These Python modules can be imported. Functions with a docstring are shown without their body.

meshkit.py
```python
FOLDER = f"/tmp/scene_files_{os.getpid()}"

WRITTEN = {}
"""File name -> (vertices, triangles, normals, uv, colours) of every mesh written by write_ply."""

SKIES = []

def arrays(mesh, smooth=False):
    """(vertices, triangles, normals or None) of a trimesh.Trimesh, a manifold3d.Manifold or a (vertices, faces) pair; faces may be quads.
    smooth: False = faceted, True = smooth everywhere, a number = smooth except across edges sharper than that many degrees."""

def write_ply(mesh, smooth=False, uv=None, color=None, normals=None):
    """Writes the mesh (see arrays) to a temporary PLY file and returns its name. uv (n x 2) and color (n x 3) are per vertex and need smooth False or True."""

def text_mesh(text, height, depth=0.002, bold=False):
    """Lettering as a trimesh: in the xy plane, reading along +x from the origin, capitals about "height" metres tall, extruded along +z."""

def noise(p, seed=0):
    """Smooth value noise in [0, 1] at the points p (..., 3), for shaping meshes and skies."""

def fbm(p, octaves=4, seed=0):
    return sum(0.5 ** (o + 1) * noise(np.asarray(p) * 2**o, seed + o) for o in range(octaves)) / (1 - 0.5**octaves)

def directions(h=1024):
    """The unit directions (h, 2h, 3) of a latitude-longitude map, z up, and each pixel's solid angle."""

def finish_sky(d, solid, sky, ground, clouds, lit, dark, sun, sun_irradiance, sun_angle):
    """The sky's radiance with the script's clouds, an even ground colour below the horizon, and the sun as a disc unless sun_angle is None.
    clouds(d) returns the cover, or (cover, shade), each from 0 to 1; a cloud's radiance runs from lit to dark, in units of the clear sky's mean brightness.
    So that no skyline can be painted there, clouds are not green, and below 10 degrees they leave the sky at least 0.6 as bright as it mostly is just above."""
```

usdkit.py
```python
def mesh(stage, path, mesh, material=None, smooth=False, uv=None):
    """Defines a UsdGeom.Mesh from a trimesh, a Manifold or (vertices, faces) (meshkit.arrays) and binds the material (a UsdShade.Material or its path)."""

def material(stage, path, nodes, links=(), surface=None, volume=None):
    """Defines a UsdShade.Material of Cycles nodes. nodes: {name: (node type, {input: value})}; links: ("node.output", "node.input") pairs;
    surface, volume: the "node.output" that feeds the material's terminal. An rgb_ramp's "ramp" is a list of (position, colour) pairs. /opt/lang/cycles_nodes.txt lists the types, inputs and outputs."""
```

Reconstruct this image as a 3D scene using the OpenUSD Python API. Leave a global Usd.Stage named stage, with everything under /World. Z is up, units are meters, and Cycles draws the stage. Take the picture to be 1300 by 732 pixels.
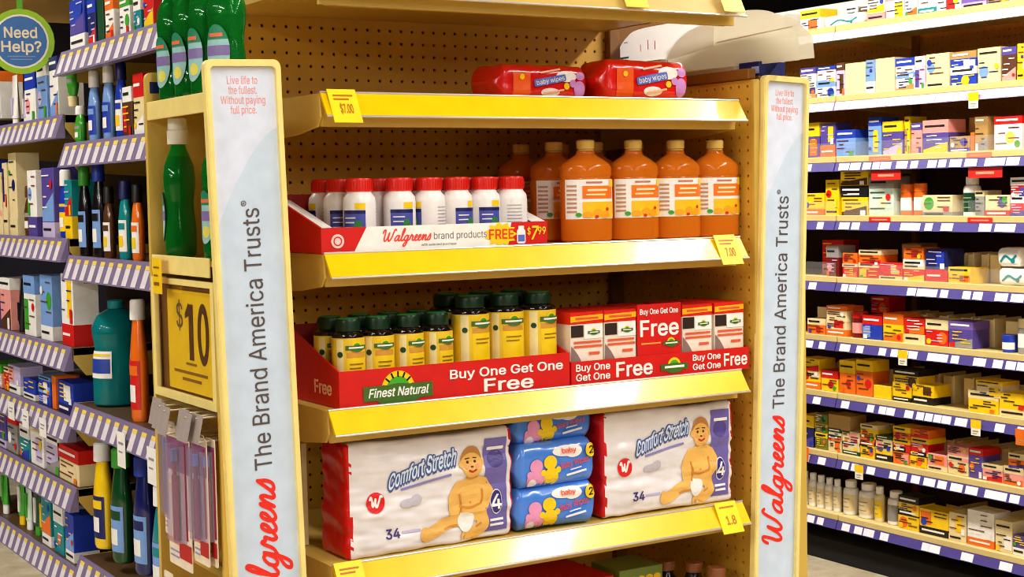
import math, random, numpy as np, trimesh, usdkit, meshkit
from shapely.geometry import Polygon, LineString, Point, box as sbox
from shapely.ops import unary_union
from shapely import affinity
from pxr import Usd, UsdGeom, UsdLux, UsdShade, Gf, Sdf

stage = Usd.Stage.CreateInMemory()
UsdGeom.SetStageUpAxis(stage, UsdGeom.Tokens.z)
UsdGeom.SetStageMetersPerUnit(stage, 1.0)
UsdGeom.Xform.Define(stage, '/World')
UsdGeom.Scope.Define(stage, '/World/Looks')

# ---------------------------------------------------------------- camera
# world: X runs along the endcap front (away from the mouthwash aisle), Y runs down the aisles, Z up
F_PX, PITCH, ROLL, YAW, EYE = 1951.9, 0.0629, 0.0188, 0.5561, 1.5
EXPOSURE = -0.45
cam = UsdGeom.Camera.Define(stage, '/World/camera')
cam.CreateHorizontalApertureAttr(36.0)
cam.CreateVerticalApertureAttr(36.0 * 732 / 1300)
cam.CreateFocalLengthAttr(36.0 * F_PX / 1300)
cam.CreateClippingRangeAttr(Gf.Vec2f(0.05, 100))
cam.CreateExposureAttr(EXPOSURE)
_ca, _sa = math.cos(YAW), math.sin(YAW)
_fh, _rt, _up = np.array([_sa, _ca, 0]), np.array([_ca, -_sa, 0]), np.array([0, 0, 1.0])
_fw = _fh * math.cos(PITCH) - _up * math.sin(PITCH)
_dn = -_fh * math.sin(PITCH) - _up * math.cos(PITCH)
_r = math.cos(ROLL) * _rt + math.sin(ROLL) * _dn
_d = -math.sin(ROLL) * _rt + math.cos(ROLL) * _dn
cam.AddTransformOp().Set(Gf.Matrix4d(*_r, 0, *(-_d), 0, *(-_fw), 0, 0, 0, EYE, 1))

# ---------------------------------------------------------------- lights: aisle fluorescent row, plus unseen rows added for fill (x, y, length along y, strength)
CEIL = 3.0
LIGHT_ROWS = [(3.18, 1.0, 2.4, 1.0), (3.18, 3.6, 2.4, 1.0), (3.18, 6.2, 2.4, 0.8), (3.18, -1.7, 2.4, 0.5),
              (0.9, 0.6, 2.4, 0.45), (0.1, -1.9, 2.4, 0.3), (-3.4, 0.4, 2.4, 2.0), (-6.5, 0.4, 2.4, 2.2), (-9.6, 0.4, 2.4, 1.5),  # the far-left rows are added to brighten the upper pegboard
              (-3.4, 3.2, 2.4, 0.8), (-6.5, 3.2, 2.4, 1.3), (3.2, -5.0, 2.4, 0.6), (0.1, -5.0, 2.4, 0.6),
              (3.2, -8.5, 2.4, 0.8), (0.1, -8.5, 2.4, 0.8), (3.2, -12.0, 2.4, 1.1), (0.1, -12.0, 2.4, 1.1), (-3.4, -10.0, 2.4, 1.1), (0.0, 4.4, 2.4, 0.6)]  # far front rows added as fill, the last one for the left goods
LIGHT_POWER = 60.0
LIGHT_COLOR = (1.0, 0.965, 0.90)

# ---------------------------------------------------------------- materials
PAL = dict(WH=(246, 241, 234), CR=(236, 214, 160), YE=(252, 205, 10), OR=(240, 110, 20), RE=(214, 22, 18), PK=(240, 155, 145),
           PU=(115, 85, 170), LP=(190, 170, 220), VI=(85, 68, 150), LI=(200, 185, 222), BL=(30, 58, 175), LB=(120, 160, 220),
           NB=(20, 26, 90), TE=(10, 135, 140), GN=(60, 160, 40), DG=(8, 66, 28), PG=(205, 226, 205), OL=(120, 120, 35),
           BR=(88, 50, 24), TN=(180, 140, 78), GR=(150, 145, 140), BK=(20, 16, 16), DR=(110, 16, 16), OLG=(66, 104, 34))

def lin(c):
    return tuple((x / 255 / 12.92 if x / 255 <= .04045 else ((x / 255 + .055) / 1.055) ** 2.4) for x in c)

_mats = {}
def mat(c, rough=0.45, metal=0.0, kind='card', name=None):
    """A procedural material: colour with a slight cloudy unevenness; kinds card, plastic, liquid, clear, satin."""
    if isinstance(c, str):
        name, c = name or c.lower(), PAL[c]
    key = (tuple(c), rough, metal, kind)
    if key in _mats:
        return _mats[key]
    path = f'/World/Looks/{kind}_{len(_mats):03d}'
    L = lin(c)
    if kind in ('liquid', 'amber'):
        m = usdkit.material(stage, path, {
            'g': ('principled_bsdf', {'base_color': L, 'roughness': rough, 'transmission_weight': 0.75 if kind == 'liquid' else 0.38, 'ior': 1.33}),
        }, [], surface='g.BSDF')
    elif kind == 'clear':
        m = usdkit.material(stage, path, {
            't': ('transparent_bsdf', {'color': L}), 'g': ('glossy_bsdf', {'color': (1, 1, 1), 'roughness': rough}),
            'd': ('diffuse_bsdf', {'color': L}), 'b': ('translucent_bsdf', {'color': L}), 'db': ('mix_closure', {'fac': 0.35}),
            'f': ('layer_weight', {'blend': 0.5}), 'w': ('math', {'math_type': 'power', 'value2': 4.0}), 'v': ('math', {'math_type': 'multiply_add', 'value2': 0.45, 'value3': 0.03}),
            'a': ('mix_closure', {'fac': metal}), 'x': ('mix_closure', {})},
            [('d.BSDF', 'db.closure1'), ('b.BSDF', 'db.closure2'), ('t.BSDF', 'a.closure1'), ('db.closure', 'a.closure2'), ('a.closure', 'x.closure1'), ('g.BSDF', 'x.closure2'),
             ('f.facing', 'w.value1'), ('w.value', 'v.value1'), ('v.value', 'x.fac')], surface='x.closure')
    elif kind == 'sheet':
        m = usdkit.material(stage, path, {
            'd': ('diffuse_bsdf', {'color': L}), 'b': ('translucent_bsdf', {'color': L}), 't': ('transparent_bsdf', {'color': (1, 1, 1)}),
            'm': ('mix_closure', {'fac': 0.6}), 'x': ('mix_closure', {'fac': metal})},
            [('d.BSDF', 'm.closure1'), ('b.BSDF', 'm.closure2'), ('m.closure', 'x.closure1'), ('t.BSDF', 'x.closure2')], surface='x.closure')
    else:
        hi, lo = tuple(min(1, x * 1.05) for x in L), tuple(x * 0.93 for x in L)
        sc = {'card': 35, 'plastic': 25, 'satin': 6, 'floor': 3}.get(kind, 20)
        nodes = {'tc': ('texture_coordinate', {}), 'n': ('noise_texture', {'scale': sc, 'detail': 3}),
                 'r': ('rgb_ramp', {'ramp': [(0.3, lo), (0.7, hi)]}),
                 'p': ('principled_bsdf', {'roughness': rough, 'metallic': metal, 'ior': 1.45})}
        links = [('tc.object', 'n.vector'), ('n.fac', 'r.fac'), ('r.color', 'p.base_color')]
        if kind == 'gloss':
            nodes['p'][1]['coat_weight'] = 0.55
            nodes['p'][1]['coat_roughness'] = 0.08
        m = usdkit.material(stage, path, nodes, links, surface='p.BSDF')
    _mats[key] = m
    return m

TAN = mat((212, 174, 78), .42, kind='satin')
PEG = mat((218, 166, 56), .45, kind='satin')
TANDARK = mat((128, 80, 18), .5, kind='satin')
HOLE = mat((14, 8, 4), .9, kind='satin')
CREAM = mat((248, 224, 138), .35, kind='plastic')

# ---------------------------------------------------------------- scene tree helpers
_names = {}
def _path(parent, name):
    base = '/World' if parent is None else str(parent.GetPath())
    k = (base, name)
    n = _names.get(k, 0)
    _names[k] = n + 1
    return f'{base}/{name}' if n == 0 else f'{base}/{name}_{n:03d}'

def tag(p, label=None, cat=None, group=None, kind=None):
    for k, v in (('label', label), ('category', cat), ('group', group), ('kind', kind)):
        if v:
            p.SetCustomDataByKey(k, v)
    return p

def obj(name, mesh, m, parent=None, smooth=False, label=None, cat=None, group=None, kind=None):
    p = usdkit.mesh(stage, _path(parent, name), mesh, m, smooth=smooth).GetPrim()
    return tag(p, label, cat, group, kind)

def thing(name, label, cat, loc=(0, 0, 0), rz=0.0, group=None, kind=None, rx=0.0, ry=0.0):
    x = UsdGeom.Xform.Define(stage, _path(None, name))
    x.AddTranslateOp().Set(Gf.Vec3d(*map(float, loc)))
    if rz: x.AddRotateZOp().Set(float(rz))
    if rx: x.AddRotateXOp().Set(float(rx))
    if ry: x.AddRotateYOp().Set(float(ry))
    return tag(x.GetPrim(), label, cat, group, kind)

def part(name, parent):
    return UsdGeom.Xform.Define(stage, _path(parent, name)).GetPrim()

def dup(root, name, label, loc, rz=0.0, group=None):
    was = root.GetCustomData()
    p = thing(name, label, was['category'], loc, rz, group or was.get('group'))
    p.GetReferences().AddInternalReference(root.GetPath())
    p.SetInstanceable(True)
    return p

# ---------------------------------------------------------------- mesh helpers
cat_ = trimesh.util.concatenate
def bx(x0, x1, y0, y1, z0, z1):
    m = trimesh.creation.box((x1 - x0, y1 - y0, z1 - z0))
    m.apply_translation(((x0 + x1) / 2, (y0 + y1) / 2, (z0 + z1) / 2))
    return m

def cbx(x0, x1, y0, y1, z0, z1, c=0.0015):
    """Box with chamfered edges."""
    pts = []
    for sx in (0, 1):
        for sy in (0, 1):
            for sz in (0, 1):
                X, Y, Z = (x0, x1)[sx], (y0, y1)[sy], (z0, z1)[sz]
                ix, iy, iz = (c, -c)[sx], (c, -c)[sy], (c, -c)[sz]
                pts += [(X, Y + iy, Z + iz), (X + ix, Y, Z + iz), (X + ix, Y + iy, Z)]
    return trimesh.convex.convex_hull(np.array(pts))

def hull(pts):
    return trimesh.convex.convex_hull(np.array(pts, float))

def flat(poly, t=0.0004):
    """A shapely shape in (a, b) as a thin print with its face at +c."""
    gs = [g for g in getattr(poly, 'geoms', [poly]) if g.geom_type == 'Polygon' and g.area > 1e-9]
    return cat_([trimesh.creation.extrude_polygon(g, t, engine='earcut') for g in gs])

def sheet(poly):
    m = flat(poly, .001); m.update_faces(m.face_normals[:, 2] > .5); m.remove_unreferenced_vertices(); return m

def map_axes(m, A, o):
    m = m.copy()
    m.vertices = m.vertices @ np.array(A, float) + np.array(o, float)
    if np.linalg.det(np.array(A, float)) < 0:
        m.invert()
    return m

def FY(m, x, y, z):      # print facing -Y: a -> +X, b -> +Z
    return map_axes(m, [(1, 0, 0), (0, 0, 1), (0, -1, 0)], (x, y, z))
def FX(m, x, y, z):      # print facing -X: a -> -Y, b -> +Z
    return map_axes(m, [(0, -1, 0), (0, 0, 1), (-1, 0, 0)], (x, y, z))
def FU(m, x, y, z):      # print facing -Y, reading upwards
    return map_axes(m, [(0, 0, 1), (-1, 0, 0), (0, -1, 0)], (x, y, z))

_tx = {}
def text(s, h, w=None, bold=False, t=0.0004, center=False):
    k = (s, bold)
    if k not in _tx:
        _tx[k] = meshkit.text_mesh(s, 1.0, 1.0, bold)
    m = _tx[k].copy()
    x0, x1 = m.bounds[0][0], m.bounds[1][0]
    m.vertices[:, 0] -= x0
    sx = (w / (x1 - x0)) if w else h
    m.apply_scale((sx, h, t))
    if center:
        m.vertices[:, 0] -= (x1 - x0) * sx / 2
    return m

def shear(m, k):
    m = m.copy(); m.vertices[:, 0] += k * m.vertices[:, 1]; return m

def rot2(m, deg):
    m = m.copy(); m.apply_transform(trimesh.transformations.rotation_matrix(math.radians(deg), (0, 0, 1))); return m

def bars(rows):
    """Illegible small print as plain lines: rows of (x0, x1, z, thickness)."""
    return flat(unary_union([sbox(a, z, b, z + t) for a, b, z, t in rows]))

def lathe(prof, n=24, sx=1.0, sy=1.0):
    prof = np.array(prof, float)
    th = np.linspace(0, 2 * math.pi, n, endpoint=False)
    V, Fc = [], []
    for r, z in prof:
        for a in th:
            V.append((r * math.sin(a) * sx, -r * math.cos(a) * sy, z))
    k = len(prof)
    for i in range(k - 1):
        for j in range(n):
            a, b = i * n + j, i * n + (j + 1) % n
            c, d = a + n, b + n
            Fc += [(a, b, d), (a, d, c)]
    b0 = len(V); V.append((0, 0, prof[0][1])); V.append((0, 0, prof[-1][1]))
    for j in range(n):
        Fc.append((b0, (j + 1) % n, j)); Fc.append((b0 + 1, (k - 1) * n + j, (k - 1) * n + (j + 1) % n))
    m = trimesh.Trimesh(V, Fc, process=False)
    return m

def prof_r(prof, z):
    p = np.array(prof, float); return np.interp(z, p[:, 1], p[:, 0])

def patch(prof, t0, t1, z0, z1, off=0.0006, sx=1.0, sy=1.0, n=14, k=6):
    """Label sheet wrapped on a lathe; angles in degrees from the front (-Y), positive towards +X."""
    A = np.radians(np.linspace(t0, t1, n)); Zs = np.linspace(z0, z1, k)
    V = [((prof_r(prof, z)) * math.sin(a) * sx + off * math.sin(a), -(prof_r(prof, z)) * math.cos(a) * sy - off * math.cos(a), z) for z in Zs for a in A]
    Fc = []
    for i in range(k - 1):
        for j in range(n - 1):
            a = i * n + j
            Fc += [(a, a + 1, a + n + 1), (a, a + n + 1, a + n)]
    return trimesh.Trimesh(V, Fc, process=False)

def wrap(m, r, off, th=0.0, z=0.0, sx=1.0, sy=1.0):
    """A flat print wrapped on a round body of radius r."""
    v, f = trimesh.remesh.subdivide_to_size(m.vertices, m.faces, max(r * .3, .003), max_iter=8)
    m = trimesh.Trimesh(v, f, process=False); v = m.vertices.copy(); a = v[:, 0] / r + math.radians(th); R = r + off + v[:, 2]
    m.vertices = np.stack([(r * sx + off + v[:, 2]) * np.sin(a), -(r * sy + off + v[:, 2]) * np.cos(a), v[:, 1] + z], 1)
    return m

def grid_box(w, d, h, seg):
    m = trimesh.creation.box((w, d, h))
    v, f = trimesh.remesh.subdivide_to_size(m.vertices, m.faces, seg, max_iter=12)
    m = trimesh.Trimesh(v, f, process=True); m.merge_vertices()
    return m

def rounded(m, w, d, h, r):
    v = m.vertices.copy(); b = np.array([w / 2 - r, d / 2 - r, h / 2 - r])
    c = np.clip(v, -b, b); e = v - c; l = np.linalg.norm(e, axis=1, keepdims=True)
    m.vertices = np.where(l > 1e-9, c + e / np.maximum(l, 1e-9) * np.minimum(r, l * 1.0 + 0) * 1.0, v)
    out = l[:, 0] > 1e-9
    m.vertices[out] = (c + e / np.maximum(l, 1e-9) * r)[out]
    return m

def pillow(w, d, h, seed=0, seg=0.012, crimp=0.78):
    """Soft film pack lying with its front at -Y: rounded body, ends pinched to a flat seam; base at z=0."""
    m = rounded(grid_box(w, d, h, seg), w, d, h, min(h, d) * 0.28)
    v = m.vertices.copy()
    e = np.clip((np.abs(v[:, 0]) - w * 0.40) / (w * 0.10), 0, 1)
    e = e * e * (3 - 2 * e)
    v[:, 2] = v[:, 2] * (1 - crimp * e)
    v[:, 1] = v[:, 1] * (1 - 0.12 * e)
    n = meshkit.fbm(v * 26 + seed * 7.1, 3, seed) - 0.5
    v += m.vertex_normals * (n * 0.006)[:, None]
    v[:, 2] -= v[:, 2].min()
    m.vertices = v
    return m

def smoothline(pts, n=8):
    p = np.array(pts, float); P = np.vstack([2 * p[0] - p[1], p, 2 * p[-1] - p[-2]]); out = []
    for i in range(1, len(P) - 2):
        for t in np.linspace(0, 1, n, endpoint=False):
            a, b, c, d = P[i - 1], P[i], P[i + 1], P[i + 2]
            out.append(0.5 * (2 * b + (c - a) * t + (2 * a - 5 * b + 4 * c - d) * t * t + (3 * b - a - 3 * c + d) * t ** 3))
    return np.array(out + [p[-1]])

def script_logo(width, height, thick=0.055):
    """The drug store's name in slanted brush script; starts at (0, 0), baseline on b = 0."""
    S = [[(0.02, .70), (.06, .92), (.18, .94), (.21, .6), (.2, .2), (.3, .0), (.44, .2), (.55, .72), (.54, .2), (.66, 0), (.82, .3), (.9, .75), (.98, 1.0), (1.08, .92)],
         [(1.44, .40), (1.32, .47), (1.17, .34), (1.12, .12), (1.2, 0), (1.34, .1), (1.45, .44), (1.43, .1), (1.52, 0), (1.62, .12), (1.77, .6), (1.83, .95), (1.75, 1.04), (1.68, .75), (1.67, .15), (1.76, 0), (1.9, .14)],
         [(2.2, .40), (2.08, .46), (1.95, .3), (1.94, .08), (2.04, 0), (2.16, .12), (2.23, .44), (2.2, -.12), (2.1, -.44), (1.95, -.44), (1.97, -.26), (2.18, -.06), (2.38, .12), (2.46, .44), (2.5, .5), (2.57, .38), (2.65, .38), (2.62, .12), (2.7, 0), (2.82, .12),
          (2.97, .3), (2.98, .45), (2.88, .46), (2.82, .24), (2.87, .03), (2.98, 0), (3.12, .12), (3.27, .3), (3.28, .45), (3.18, .46), (3.12, .24), (3.17, .03), (3.28, 0), (3.42, .14), (3.49, .44), (3.53, .44), (3.52, .02)],
         [(3.52, .02), (3.6, .3), (3.7, .46), (3.76, .34), (3.74, .08), (3.82, 0), (3.94, .14), (4.1, .5), (4.12, .5), (4.17, .26), (4.13, .05), (4.0, .0), (3.93, .08)]]
    g = unary_union([LineString(smoothline(s)).buffer(thick, quad_segs=3) for s in S])
    g = affinity.skew(g, xs=14, origin=(0, 0))
    x0, y0, x1, y1 = g.bounds
    g = affinity.scale(affinity.translate(g, -x0, 0), width / (x1 - x0), height, origin=(0, 0))
    return g.simplify(height * 0.006)

def circle(x, y, r, ry=None):
    g = Point(0, 0).buffer(r, quad_segs=6)
    if ry: g = affinity.scale(g, 1, ry / r, origin=(0, 0))
    return affinity.translate(g, x, y)

def rrect(x0, y0, x1, y1, r):
    return sbox(x0 + r, y0 + r, x1 - r, y1 - r).buffer(r, quad_segs=4)

def star(x, y, r1, r2, n):
    return Polygon([(x + (r1 if i % 2 else r2) * math.cos(math.pi * i / n), y + (r1 if i % 2 else r2) * math.sin(math.pi * i / n)) for i in range(2 * n)])

def arrow_flat(*a): return flat(*a)

def emblem(w, words=False):
    """Sunrise emblem: [(colour, mesh)], centred on (0, 0)."""
    h = w * 0.42
    sun = Point(0, 0.02 * w).buffer(w * 0.24, quad_segs=8).intersection(sbox(-w, 0, w, w))
    inner = Point(0, 0.02 * w).buffer(w * 0.17, quad_segs=8).intersection(sbox(-w, 0, w, w))
    ban = unary_union([sbox(-w * .5, -h * .25, w * .5, h * .2), circle(0, -h * .12, w * .33, h * .36)])
    rays = unary_union([LineString([(w * .17 * math.cos(a), .02 * w + w * .17 * math.sin(a)), (w * .225 * math.cos(a), .02 * w + w * .225 * math.sin(a))]).buffer(w * .012) for a in np.radians(np.arange(15, 170, 25))])
    out = [('YE', flat(sun)), ('GN', up(flat(inner), 1)), ('OLG', up(flat(ban), 2))]
    if words:
        out.append(('BK', up(flat(rays), 1)))
        out.append(('WH', up(cat_([map2(shear(text('Finest Natural', h * .26, w * .86, True), .22), -w * .43, -h * .14)]), 3)))
    else:
        out.append(('WH', up(flat(sbox(-w * .36, -h * .1, w * .36, h * .06)), 3)))
    return out

def up(m, k, s=0.0004):
    m = m.copy(); m.vertices[:, 2] += k * s; return m
def map2(m, x, y):
    m = m.copy(); m.vertices[:, 0] += x; m.vertices[:, 1] += y; return m

# ---------------------------------------------------------------- setting: floor, ceiling, walls, lamps
floor_m = usdkit.material(stage, '/World/Looks/floor_vinyl', {
    'tc': ('texture_coordinate', {}), 'n': ('noise_texture', {'scale': 9.0, 'detail': 5, 'roughness': .7}),
    'r': ('rgb_ramp', {'ramp': [(.35, lin((176, 158, 126))), (.65, lin((206, 190, 160)))]}),
    'p': ('principled_bsdf', {'roughness': .28})},
    [('tc.object', 'n.vector'), ('n.fac', 'r.fac'), ('r.color', 'p.base_color')], surface='p.BSDF')
tag(obj('floor', bx(-13, 12, -15, 13, -0.1, 0), floor_m), kind='structure')
tag(obj('ceiling', bx(-13, 12, -15, 13, CEIL + .06, CEIL + .16), mat((52, 50, 58), .9, kind='satin')), kind='structure')
WALL = mat((60, 56, 70), .8, kind='satin')
for nm, b in (('wall_far', (-13, 12, 13, 13.1, 0, CEIL + .06)), ('wall_near', (-13, 12, -15.1, -15, 0, CEIL + .06)),
              ('wall_left', (-13.1, -13, -15, 13, 0, CEIL + .06)), ('wall_right', (12, 12.1, -15, 13, 0, CEIL + .06))):
    obj(nm, bx(*b), WALL, kind='structure')
for i, (x, y, ln, s) in enumerate(LIGHT_ROWS):
    nth = ('first', 'second', 'third', 'fourth', 'fifth', 'sixth', 'seventh', 'eighth', 'ninth', 'tenth', 'eleventh', 'twelfth', 'thirteenth', 'fourteenth', 'fifteenth', 'sixteenth', 'seventeenth', 'eighteenth', 'nineteenth', 'twentieth')[i]
    t = thing('ceiling_light', f'long white fluorescent ceiling fixture, {nth} of the unseen rows overhead', 'ceiling light', (x, y, CEIL), group='fluorescent ceiling fixtures')
    obj('housing', cbx(-.16, .16, -ln / 2 - .03, ln / 2 + .03, .012, .06, .004), mat('WH', .5), t)
    l = UsdLux.RectLight.Define(stage, str(t.GetPath()) + '/lamp')
    l.CreateWidthAttr(.25); l.CreateHeightAttr(ln)
    l.CreateIntensityAttr(LIGHT_POWER * s * 1.04)
    l.CreateColorAttr(Gf.Vec3f(*LIGHT_COLOR))

def pegs(na, nb, pitch, r, a0, b0, depth=.006):
    """Perforated board: na x nb cells, each a square with an eight-sided hole; hole centres start at (a0, b0)."""
    th = np.arange(8) * math.pi / 4 + math.pi / 8
    sq = np.array([(.5, .5), (-.5, .5), (-.5, -.5), (.5, -.5)]) * pitch
    ring = np.stack([np.cos(th), np.sin(th)], 1) * r
    V0 = np.vstack([np.c_[sq, np.zeros(4)], np.c_[ring, np.zeros(8)], np.c_[ring, np.full(8, -depth)]])
    F0 = []
    for q in range(4):                      # ring vertex 2q, 2q+1 lie in quadrant q
        i, j = 4 + 2 * q, 4 + 2 * q + 1
        F0 += [(q, j, i)]
        nq = (q + 1) % 4
        F0 += [(q, nq, 4 + (2 * q + 2) % 8), (q, 4 + (2 * q + 2) % 8, j)]
    for k in range(8):
        a, b = 4 + k, 4 + (k + 1) % 8
        F0 += [(a, b, b + 8), (a, b + 8, a + 8)]
    F0 = np.array(F0)
    A, B = np.meshgrid(np.arange(na) * pitch + a0, np.arange(nb) * pitch + b0)
    offs = np.stack([A.ravel(), B.ravel(), np.zeros(A.size)], 1)
    V = (V0[None] + offs[:, None]).reshape(-1, 3)
    Fc = (F0[None] + (np.arange(len(offs)) * 20)[:, None, None]).reshape(-1, 3)
    return trimesh.Trimesh(V, Fc, process=False)

# ---------------------------------------------------------------- the endcap shelf unit
EX0, EX1, EY0, EY1 = 1.09, 1.99, 2.345, 2.81
ec = thing('endcap_shelf_unit', 'tan metal endcap shelf unit with pegboard back and yellow shelf edges', 'shelf unit', (1.54, 2.58, 0))
EC0 = np.array([1.54, 2.58, 0])
def ecm(m):
    m = m.copy(); m.apply_translation(-EC0); return m
P = .0254
nu = 36; a0 = 1.237 - P * 5
nz = 68; b0 = 1.856 - P * 67
obj('pegboard', ecm(FY(pegs(nu, nz, P, .0034, a0, b0), 0, EY1, 0)), PEG, ec)
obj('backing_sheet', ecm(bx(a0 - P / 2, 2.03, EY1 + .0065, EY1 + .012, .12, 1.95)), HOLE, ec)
obj('top_rail', ecm(bx(a0 - P / 2, 2.03, EY1 - .004, EY1 + .0062, 1.8895, 1.95)), PEG, ec)
ny = 18
side = pegs(ny, 63, P, .0034, -(2.365 + P * (ny - 1)), 1.700 - P * 62)
obj('side_panel', ecm(FX(side, 2.03, 0, 0)), PEG, ec)
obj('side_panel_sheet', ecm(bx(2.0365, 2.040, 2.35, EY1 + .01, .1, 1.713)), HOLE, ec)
obj('side_panel_top', ecm(cbx(2.022, 2.042, 2.352, EY1, 1.7135, 1.735, .002)), TANDARK, ec)
obj('side_panel_flange', ecm(cbx(2.028, 2.0425, 2.3425, 2.3515, .12, 1.713, .001)), TAN, ec)
obj('corner_post', ecm(cbx(2.0, 2.03, EY1 - .02, EY1 - .0005, .12, 1.93, .002)), TANDARK, ec)
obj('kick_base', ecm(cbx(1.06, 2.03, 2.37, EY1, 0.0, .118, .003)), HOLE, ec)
YELLOW = mat((255, 204, 0), .24, kind='gloss')
SILVER = mat((215, 205, 190), .3, .6, kind='plastic')
SHELF_Z = [1.872, 1.670, 1.402, 1.138, .8735, .610, .160]
for i, z in enumerate(SHELF_Z):
    dk = cat_([bx(EX0 + .004, EX1 - .006, EY0 + .012, EY1 - .004, z - .022, z - .001), bx(EX0 + .004, EX1 - .006, EY0 + .004, EY0 + .012, z - .056, z - .001),
               bx(EX0 + .02, EX1 - .02, EY0 + .012, EY0 + .02, z - .056, z - .0225)])
    sh = obj('shelf', ecm(dk), TAN, ec)
    fr = np.array([(EY0, z), (EY0 - .026, z - .038), (EY0 - .0225, z - .0405), (EY0 + .0035, z - .0025)])
    pl = Polygon([(y, zz) for y, zz in fr])
    strip = map_axes(trimesh.creation.extrude_polygon(pl, EX1 - EX0), [(0, 1, 0), (0, 0, 1), (1, 0, 0)], (EX0, 0, 0))
    obj('price_strip', ecm(strip), TAN if i == 0 else YELLOW, sh)
    rods = []
    for y, zz in ((EY0 + .0005, z + .0005), (EY0 - .026, z - .040)):
        c = trimesh.creation.cylinder(.0022, EX1 - EX0 + .002, sections=8)
        rods.append(map_axes(c, [(0, 1, 0), (0, 0, 1), (1, 0, 0)], ((EX0 + EX1) / 2, y, zz)))
    obj('strip_edge', ecm(cat_(rods)), SILVER, sh)
    for xb in (EX0 - .0005, EX1 - .0065):
        br = Polygon([(EY0 + .004, z - .001), (EY1 - .004, z - .001), (EY1 - .004, z - (.085 if i else .024)), (EY0 + .10, z - (.066 if i else .024)), (EY0 + .016, z - (.056 if i else .024)), (EY0 + .002, z - (.04 if i else .020))])
        obj('bracket', ecm(map_axes(trimesh.creation.extrude_polygon(br, .004), [(0, 1, 0), (0, 0, 1), (1, 0, 0)], (xb, 0, 0))), TAN, sh)

# ---------------------------------------------------------------- the two power wings and their sign panels
def wing(x0, x1, open_left, label):
    w = thing('side_wing_rack', label, 'rack', ((x0 + x1) / 2, 2.5, .6))
    o = np.array([(x0 + x1) / 2, 2.5, .6])
    def q(m):
        m = m.copy(); m.apply_translation(-o); return m
    back = (x1 - .008, x1) if open_left else (x0, x0 + .008)
    obj('back_panel', q(bx(back[0], back[1], 2.347, 2.66, .6, 1.71)), TAN, w)
    lo, hi = (x0, x1 - .0085) if open_left else (x0 + .0085, x1)
    far = flat(rrect(-hi, .6, -lo, 1.722, .012), .012)
    far = map_axes(far, [(-1, 0, 0), (0, 0, 1), (0, -1, 0)], (0, 2.668, 0))
    obj('end_panel', q(far), TAN, w)
    obj('front_panel', q(bx(lo, hi, 2.347, 2.356, .6, 1.70)), TAN, w)
    for z in (1.663, 1.395) if open_left else (1.663, 1.395, 1.14):
        s = obj('shelf', q(bx(lo + .004, hi - .001, 2.357, 2.655, z - .008, z)), TAN, w)
        f = (lo, lo + .0035) if open_left else (hi - .0035, hi)
        obj('shelf_lip', q(cbx(f[0], f[1], 2.375, 2.655, z - .026, z + .006, .001)), CREAM if open_left else TAN, s)
    if not open_left: obj('top_cover', q(bx(lo, hi, 2.3565, 2.655, 1.7135, 1.7215)), TANDARK, w)
    obj('base', q(bx(lo, hi, 2.3565, 2.655, .6, .63)), TAN, w)
    return w, q
wl, wq = wing(.898, 1.022, True, 'narrow tan side rack with green mouthwash shelves and a price card holder')
wr, _ = wing(2.044, 2.165, False, 'narrow tan side rack behind the farther blue sign panel')
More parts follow.
